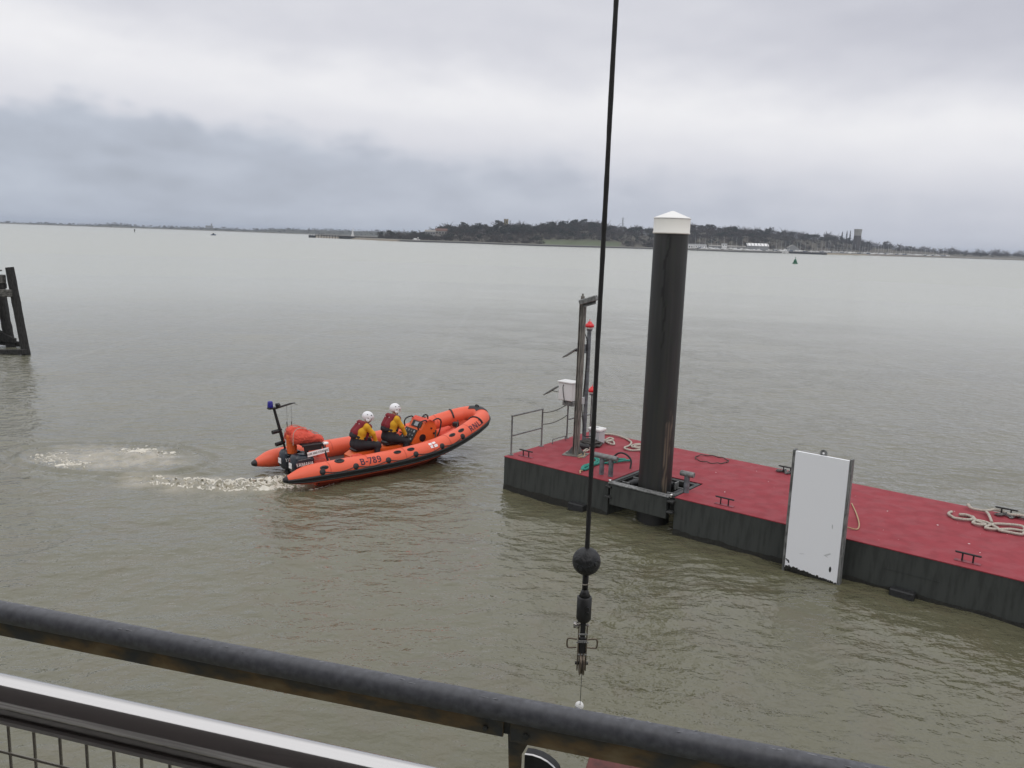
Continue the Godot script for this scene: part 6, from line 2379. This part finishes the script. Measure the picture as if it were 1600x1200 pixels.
	var ho := thing("boat_hoist", "small white frame standing in the water at the quay's end", "frame", Transform3D(Basis(Vector3.UP, 0.3), bearing(0.3195, 1190.0, 0.0)))
	for q in [[Vector3(-5, 0, 0), Vector3(-1, 6.5, 0)], [Vector3(5, 0, 0), Vector3(1.5, 5.5, 0)], [Vector3(-1, 6.5, 0), Vector3(2.2, 5.0, 0.5)], [Vector3(-5.5, 1.2, 1), Vector3(5.5, 1.6, 1)], [Vector3(-1, 6.5, 0), Vector3(0, 0, 3)]]:
		var b := MB.new()
		b.tube(q, 0.35, 6)
		commit(b, "beam", M.boat_white, ho)

	# yachts laid up in the marina
	var first: Node3D = null
	var group := "yachts laid up ashore in the marina"
	for i in 64:
		var t := 0.0
		if i < 10:
			t = 0.210 + i * 0.0072
		elif i < 22:
			t = 0.288 + (i - 10) * 0.0062
		else:
			t = 0.362 + (i - 22) * 0.0037
		t += rng.randf_range(-0.0015, 0.0015)
		var off := rng.randf_range(16.0, 60.0)
		var p := land(SHORE, t, off, 10.0)
		p.y = 2.3
		var xf := Transform3D(Basis(Vector3.UP, rng.randf_range(-0.5, 0.5)).scaled(Vector3.ONE * rng.randf_range(0.9, 1.2)), p)
		if first == null:
			first = build_yacht("white yacht laid up ashore among the bare masts of the marina", xf, group, 15.0, M.boat_white)
		else:
			var c := copy_of(first, xf)
			if i % 3 == 1:
				(c.get_node("hull") as MeshInstance3D).material_override = M.boat_blue
				c.set_meta("label", "dark hulled yacht laid up ashore among the bare masts of the marina")
	# small craft along the quay
	var dg := thing("dinghy", "small white open boat pulled up along the marina's sea wall", "boat", Transform3D(Basis(), bearing(0.22, 1150.0, 2.3)), "small white boats along the sea wall")
	var dh := MB.new()
	yacht_hull(dh, 6.0, 2.4, 0.0)
	commit(dh, "hull", M.boat_white, dg)
	var dc := MB.new()
	dc.box(Vector3(-0.2, 1.5, 0), Vector3(2.0, 0.9, 1.5), Basis(), 0.2)
	commit(dc, "cabin", M.boat_white, dg)
	for i in 26:
		var t := rng.randf_range(0.212, 0.335)
		copy_of(dg, Transform3D(Basis(Vector3.UP, rng.randf_range(-0.6, 0.6)).scaled(Vector3.ONE * rng.randf_range(0.6, 1.1)), land(SHORE, t, rng.randf_range(13.0, 18.0), 10.0) + Vector3(0, 0.1, 0)))
	for i in 9:
		var t := rng.randf_range(0.37, 0.50)
		copy_of(dg, Transform3D(Basis(Vector3.UP, rng.randf_range(-0.6, 0.6)).scaled(Vector3.ONE * rng.randf_range(0.8, 1.3)), land(SHORE, t, rng.randf_range(14.0, 30.0), 10.0)), "small white boat ashore beneath the masts behind the beach")
	var cr := thing("motor_cruiser", "white motor cruiser ashore at the left end of the headland", "boat", Transform3D(Basis(Vector3.UP, 0.1), bearing(-0.1205, 925.0, 1.4)))
	var chh := MB.new()
	yacht_hull(chh, 8.5, 3.0, 0.0)
	commit(chh, "hull", M.boat_white, cr)
	var cc := MB.new()
	cc.box(Vector3(-0.6, 1.9, 0), Vector3(3.6, 1.3, 2.0), Basis(), 0.3)
	cc.box(Vector3(2.4, 3.0, 0), Vector3(1.2, 1.6, 1.2), Basis(), 0.3)
	commit(cc, "cabin", M.boat_white, cr)

	# jetty on the left
	var jt := thing("jetty", "long dark timber jetty on piles running out from the headland", "jetty", Transform3D(Basis(Vector3.UP, -0.42), bearing(-0.2, 1015.0, 0.0)))
	var dk := MB.new()
	dk.box(Vector3(8, 3.0, 0), Vector3(96, 0.7, 3.0))
	commit(dk, "walkway", M.timber_dark, jt)
	var hd := MB.new()
	hd.box(Vector3(0, 1.7, 0), Vector3(26, 3.6, 5.0), Basis(), 0.2)
	hd.box(Vector3(-55, 1.5, 0), Vector3(7, 3.0, 5.0), Basis(), 0.2)
	commit(hd, "head", M.timber_dark, jt)
	for i in 28:
		var x := -58.0 + i * 4.2
		if absf(x) < 12.0:
			continue
		var pl := MB.new()
		pl.cyl(Vector3(x, -1, 0), Vector3(x, 4.2 if x < 0 else 3.4, 0), 0.32, 6)
		commit(pl, "pile", M.timber_dark, jt)
	var cb := MB.new()
	cb.box(Vector3(-33, 2.6, 0), Vector3(44, 0.25, 0.4))
	commit(cb, "beam", M.timber_dark, jt)
	var sy := thing("sailing_yacht", "white sailing yacht with its sail up beyond the jetty", "yacht", Transform3D(Basis(Vector3.UP, 0.5), bearing(-0.1955, 1045.0, 0.0)))
	var sh := MB.new()
	yacht_hull(sh, 9.0, 2.8, -0.3)
	commit(sh, "hull", M.boat_white, sy)
	var sl := MB.new()
	sl.prism([Vector2(0.5, 1.8), Vector2(-3.2, 2.0), Vector2(-1.6, 6.0), Vector2(0.3, 14.0)], -0.03, 0.03)
	sl.prism([Vector2(0.7, 1.6), Vector2(2.4, 1.6), Vector2(0.7, 9.0)], -0.03, 0.03)
	commit(sl, "sail", M.decal_white, sy)
	var sm := MB.new()
	sm.cyl(Vector3(0.6, 0.9, 0), Vector3(0.6, 14.4, 0), 0.1, 6)
	commit(sm, "mast", M.mast_metal, sy)
	# buoys and a small launch
	var bu := thing("channel_buoy", "green conical channel buoy floating off the marina", "buoy", Transform3D(Basis(), bearing(0.3325, 380.0, 0.0)))
	var bf := MB.new()
	bf.lathe([Vector2(0, -0.5), Vector2(1.15, -0.4), Vector2(1.2, 0.35), Vector2(0.95, 0.55), Vector2(0, 0.6)], 18)
	commit(bf, "float", M.buoy_green, bu)
	var bc := MB.new()
	bc.lathe([Vector2(0, 0.5), Vector2(0.85, 0.55), Vector2(0.55, 1.7), Vector2(0.3, 2.0), Vector2(0.3, 2.15), Vector2(0.0, 2.2)], 14)
	commit(bc, "cone", M.buoy_green, bu)
	var bt := MB.new()
	bt.cyl(Vector3(0, 2.1, 0), Vector3(0, 2.8, 0), 0.07, 6)
	bt.lathe([Vector2(0, 2.7), Vector2(0.24, 2.7), Vector2(0, 3.2)], 10)
	commit(bt, "topmark", M.buoy_green, bu)
	var mk := thing("marker_post", "small dark marker post in the water far off to the left", "marker", Transform3D(Basis(), bearing(-0.4555, 900.0, 0.0)))
	var mp := MB.new()
	mp.cyl(Vector3(0, -1, 0), Vector3(0, 3.0, 0), 0.35, 8)
	mp.box(Vector3(0, 2.6, 0), Vector3(1.1, 1.1, 1.1), Basis(), 0.1)
	commit(mp, "post", M.timber_dark, mk)
	var la := thing("motor_launch", "small dark motor launch far off to the left", "boat", Transform3D(Basis(Vector3.UP, 0.2), bearing(-0.362, 860.0, 0.0)))
	var lh := MB.new()
	yacht_hull(lh, 5.0, 1.8, -0.2)
	commit(lh, "hull", M.boat_blue, la)
	var lc := MB.new()
	lc.box(Vector3(0.3, 1.4, 0), Vector3(1.6, 1.3, 1.4), Basis(), 0.2)
	commit(lc, "wheelhouse", M.timber_dark, la)
	var m2 := thing("marker_post", "thin dark marker post off the marina, right of the black pile", "marker", Transform3D(Basis(), bearing(0.215, 1060.0, 0.0)))
	var mp2 := MB.new()
	mp2.cyl(Vector3(0, -1, 0), Vector3(0, 4.5, 0), 0.3, 8)
	commit(mp2, "post", M.timber_dark, m2)
	var fc := thing("chapel", "small far off building with a thin spire on the left shore", "building", Transform3D(Basis(), bearing(-0.3665, 2720.0, 10.0)))
	var f1 := MB.new()
	f1.box(Vector3(0, 3, 0), Vector3(20, 7, 8))
	f1.box(Vector3(8, 6, 0), Vector3(3, 14, 3))
	commit(f1, "wall", M.wall_grey, fc)

	# old timber pier at the left edge
	var pier := thing("timber_pier", "old weathered timber pier with raking piles at the left edge", "pier", Transform3D(Basis(Vector3.UP, 0.0), Vector3(-24.5, 0, -40.9)))
	for q in [[Vector3(0.25, -0.6, 0), Vector3(-0.36, 4.3, 0), 0.21], [Vector3(-2.0, -0.6, -2.5), Vector3(-2.55, 3.2, -2.5), 0.24], [Vector3(-3.6, -0.6, -5.0), Vector3(-4.0, 3.6, -5.0), 0.2], [Vector3(-3.0, -0.6, 0), Vector3(-2.9, 3.6, 0), 0.21], [Vector3(-5.6, -0.6, -2.5), Vector3(-5.5, 3.6, -2.5), 0.2]]:
		var pl := MB.new()
		var pts := []
		var rad := []
		for i in 15:
			pts.append((q[0] as Vector3).lerp(q[1], i / 14.0))
			rad.append(q[2] * (1.0 + 0.16 * n_foam.get_noise_1d(i * 0.9 + q[0].x * 5.0)))
		pl.tube(pts, rad, 9)
		commit(pl, "raking_pile", M.timber_dark, pier)
	for q in [[Vector3(-3.0, 3.05, 0.26), Vector3(5.6, 0.36, 0.2), 0.0], [Vector3(-3.3, 3.72, 0.1), Vector3(5.4, 0.42, 0.34), 0.0], [Vector3(-3.2, 3.38, 0.05), Vector3(5.2, 0.26, 0.3), 0.0]]:
		var b := MB.new()
		b.box(q[0], q[1], Basis(), 0.03)
		commit(b, "beam", M.timber_grey if q[1].y > 0.3 else M.timber_dark, pier)
	for i in 16:
		var b := MB.new()
		b.box(Vector3(-2.1 - i * 0.24, 4.0 + rng.randf_range(-0.02, 0.02), -0.9), Vector3(0.21, 0.07, 2.4 + rng.randf_range(-0.2, 0.2)), Basis(), 0.01)
		commit(b, "plank", M.timber_grey, pier)
	for q in [[Vector3(-4.5, 0.55, -2.3), Vector3(-1.7, 0.35, -2.3)], [Vector3(-5.2, 2.2, -2.3), Vector3(-1.9, 0.4, -2.25)], [Vector3(-6.0, -0.12, 0.24), Vector3(0.3, 0.16, 0.24)], [Vector3(-2.9, 0.2, -2.6), Vector3(-1.5, 0.12, -2.6)]]:
		var b := MB.new()
		var d: Vector3 = q[1] - q[0]
		b.box((q[0] + q[1]) * 0.5, Vector3(d.length(), 0.26, 0.2), Basis(Vector3(0, 0, 1), atan2(d.y, d.x)), 0.03)
		commit(b, "brace", M.timber_dark, pier)


func _ready():
	rng.seed = 20260
	for e in [[n_big, 5, 0.1, 3], [n_wave, 8, 1.0, 2], [n_foam, 13, 0.8, 4]]:
		e[0].seed = e[1]
		e[0].frequency = e[2]
		e[0].fractal_octaves = e[3]
		e[0].noise_type = FastNoiseLite.TYPE_SIMPLEX_SMOOTH
	# camera, sky, sun and exposure
	var cam := Camera3D.new()
	cam.name = "camera"
	cam.fov = 49.76
	cam.near = 0.05
	cam.far = 20000.0
	add_child(cam)
	cam.transform = Transform3D(Basis(Vector3(1, 0, 0), -atan(226.0 / 1294.0)) * Basis(Vector3(0, 0, 1), deg_to_rad(2.0)), Vector3(0, EYE, 0))
	cam.current = true
	var env := Environment.new()
	env.background_mode = Environment.BG_SKY
	var sky := Sky.new()
	var pano := PanoramaSkyMaterial.new()
	pano.panorama = make_sky()
	sky.sky_material = pano
	env.sky = sky
	env.tonemap_mode = Environment.TONE_MAPPER_LINEAR
	env.tonemap_exposure = 1.0
	env.sdfgi_enabled = true
	env.ssao_enabled = true
	env.ssil_enabled = true
	env.fog_enabled = true
	env.fog_density = 0.00012
	env.fog_light_color = Color(0.78, 0.82, 0.88)
	var we := WorldEnvironment.new()
	we.name = "world"
	we.environment = env
	add_child(we)
	var sun := DirectionalLight3D.new()
	sun.name = "overcast_sun"
	sun.light_energy = 0.15
	sun.light_angular_distance = 40.0
	sun.light_color = Color(1.0, 0.97, 0.93)
	sun.shadow_enabled = true
	add_child(sun)
	sun.rotation_degrees = Vector3(-58, 20, 0)

	make_materials()
	pontoon_frame = Transform3D(Basis(Vector3.UP, deg_to_rad(-38.15)), Vector3(-0.13, 0, -21.03))
	boat_frame = Transform3D(Basis(Vector3.UP, 0.7164).scaled(Vector3.ONE * 0.948), Vector3(-5.96, -0.05, -21.18))
	make_water()
	make_foam()
	build_pontoon()
	build_far()
	build_deck_things()
	build_boat()
	build_people()
	build_balcony()
	build_hook()
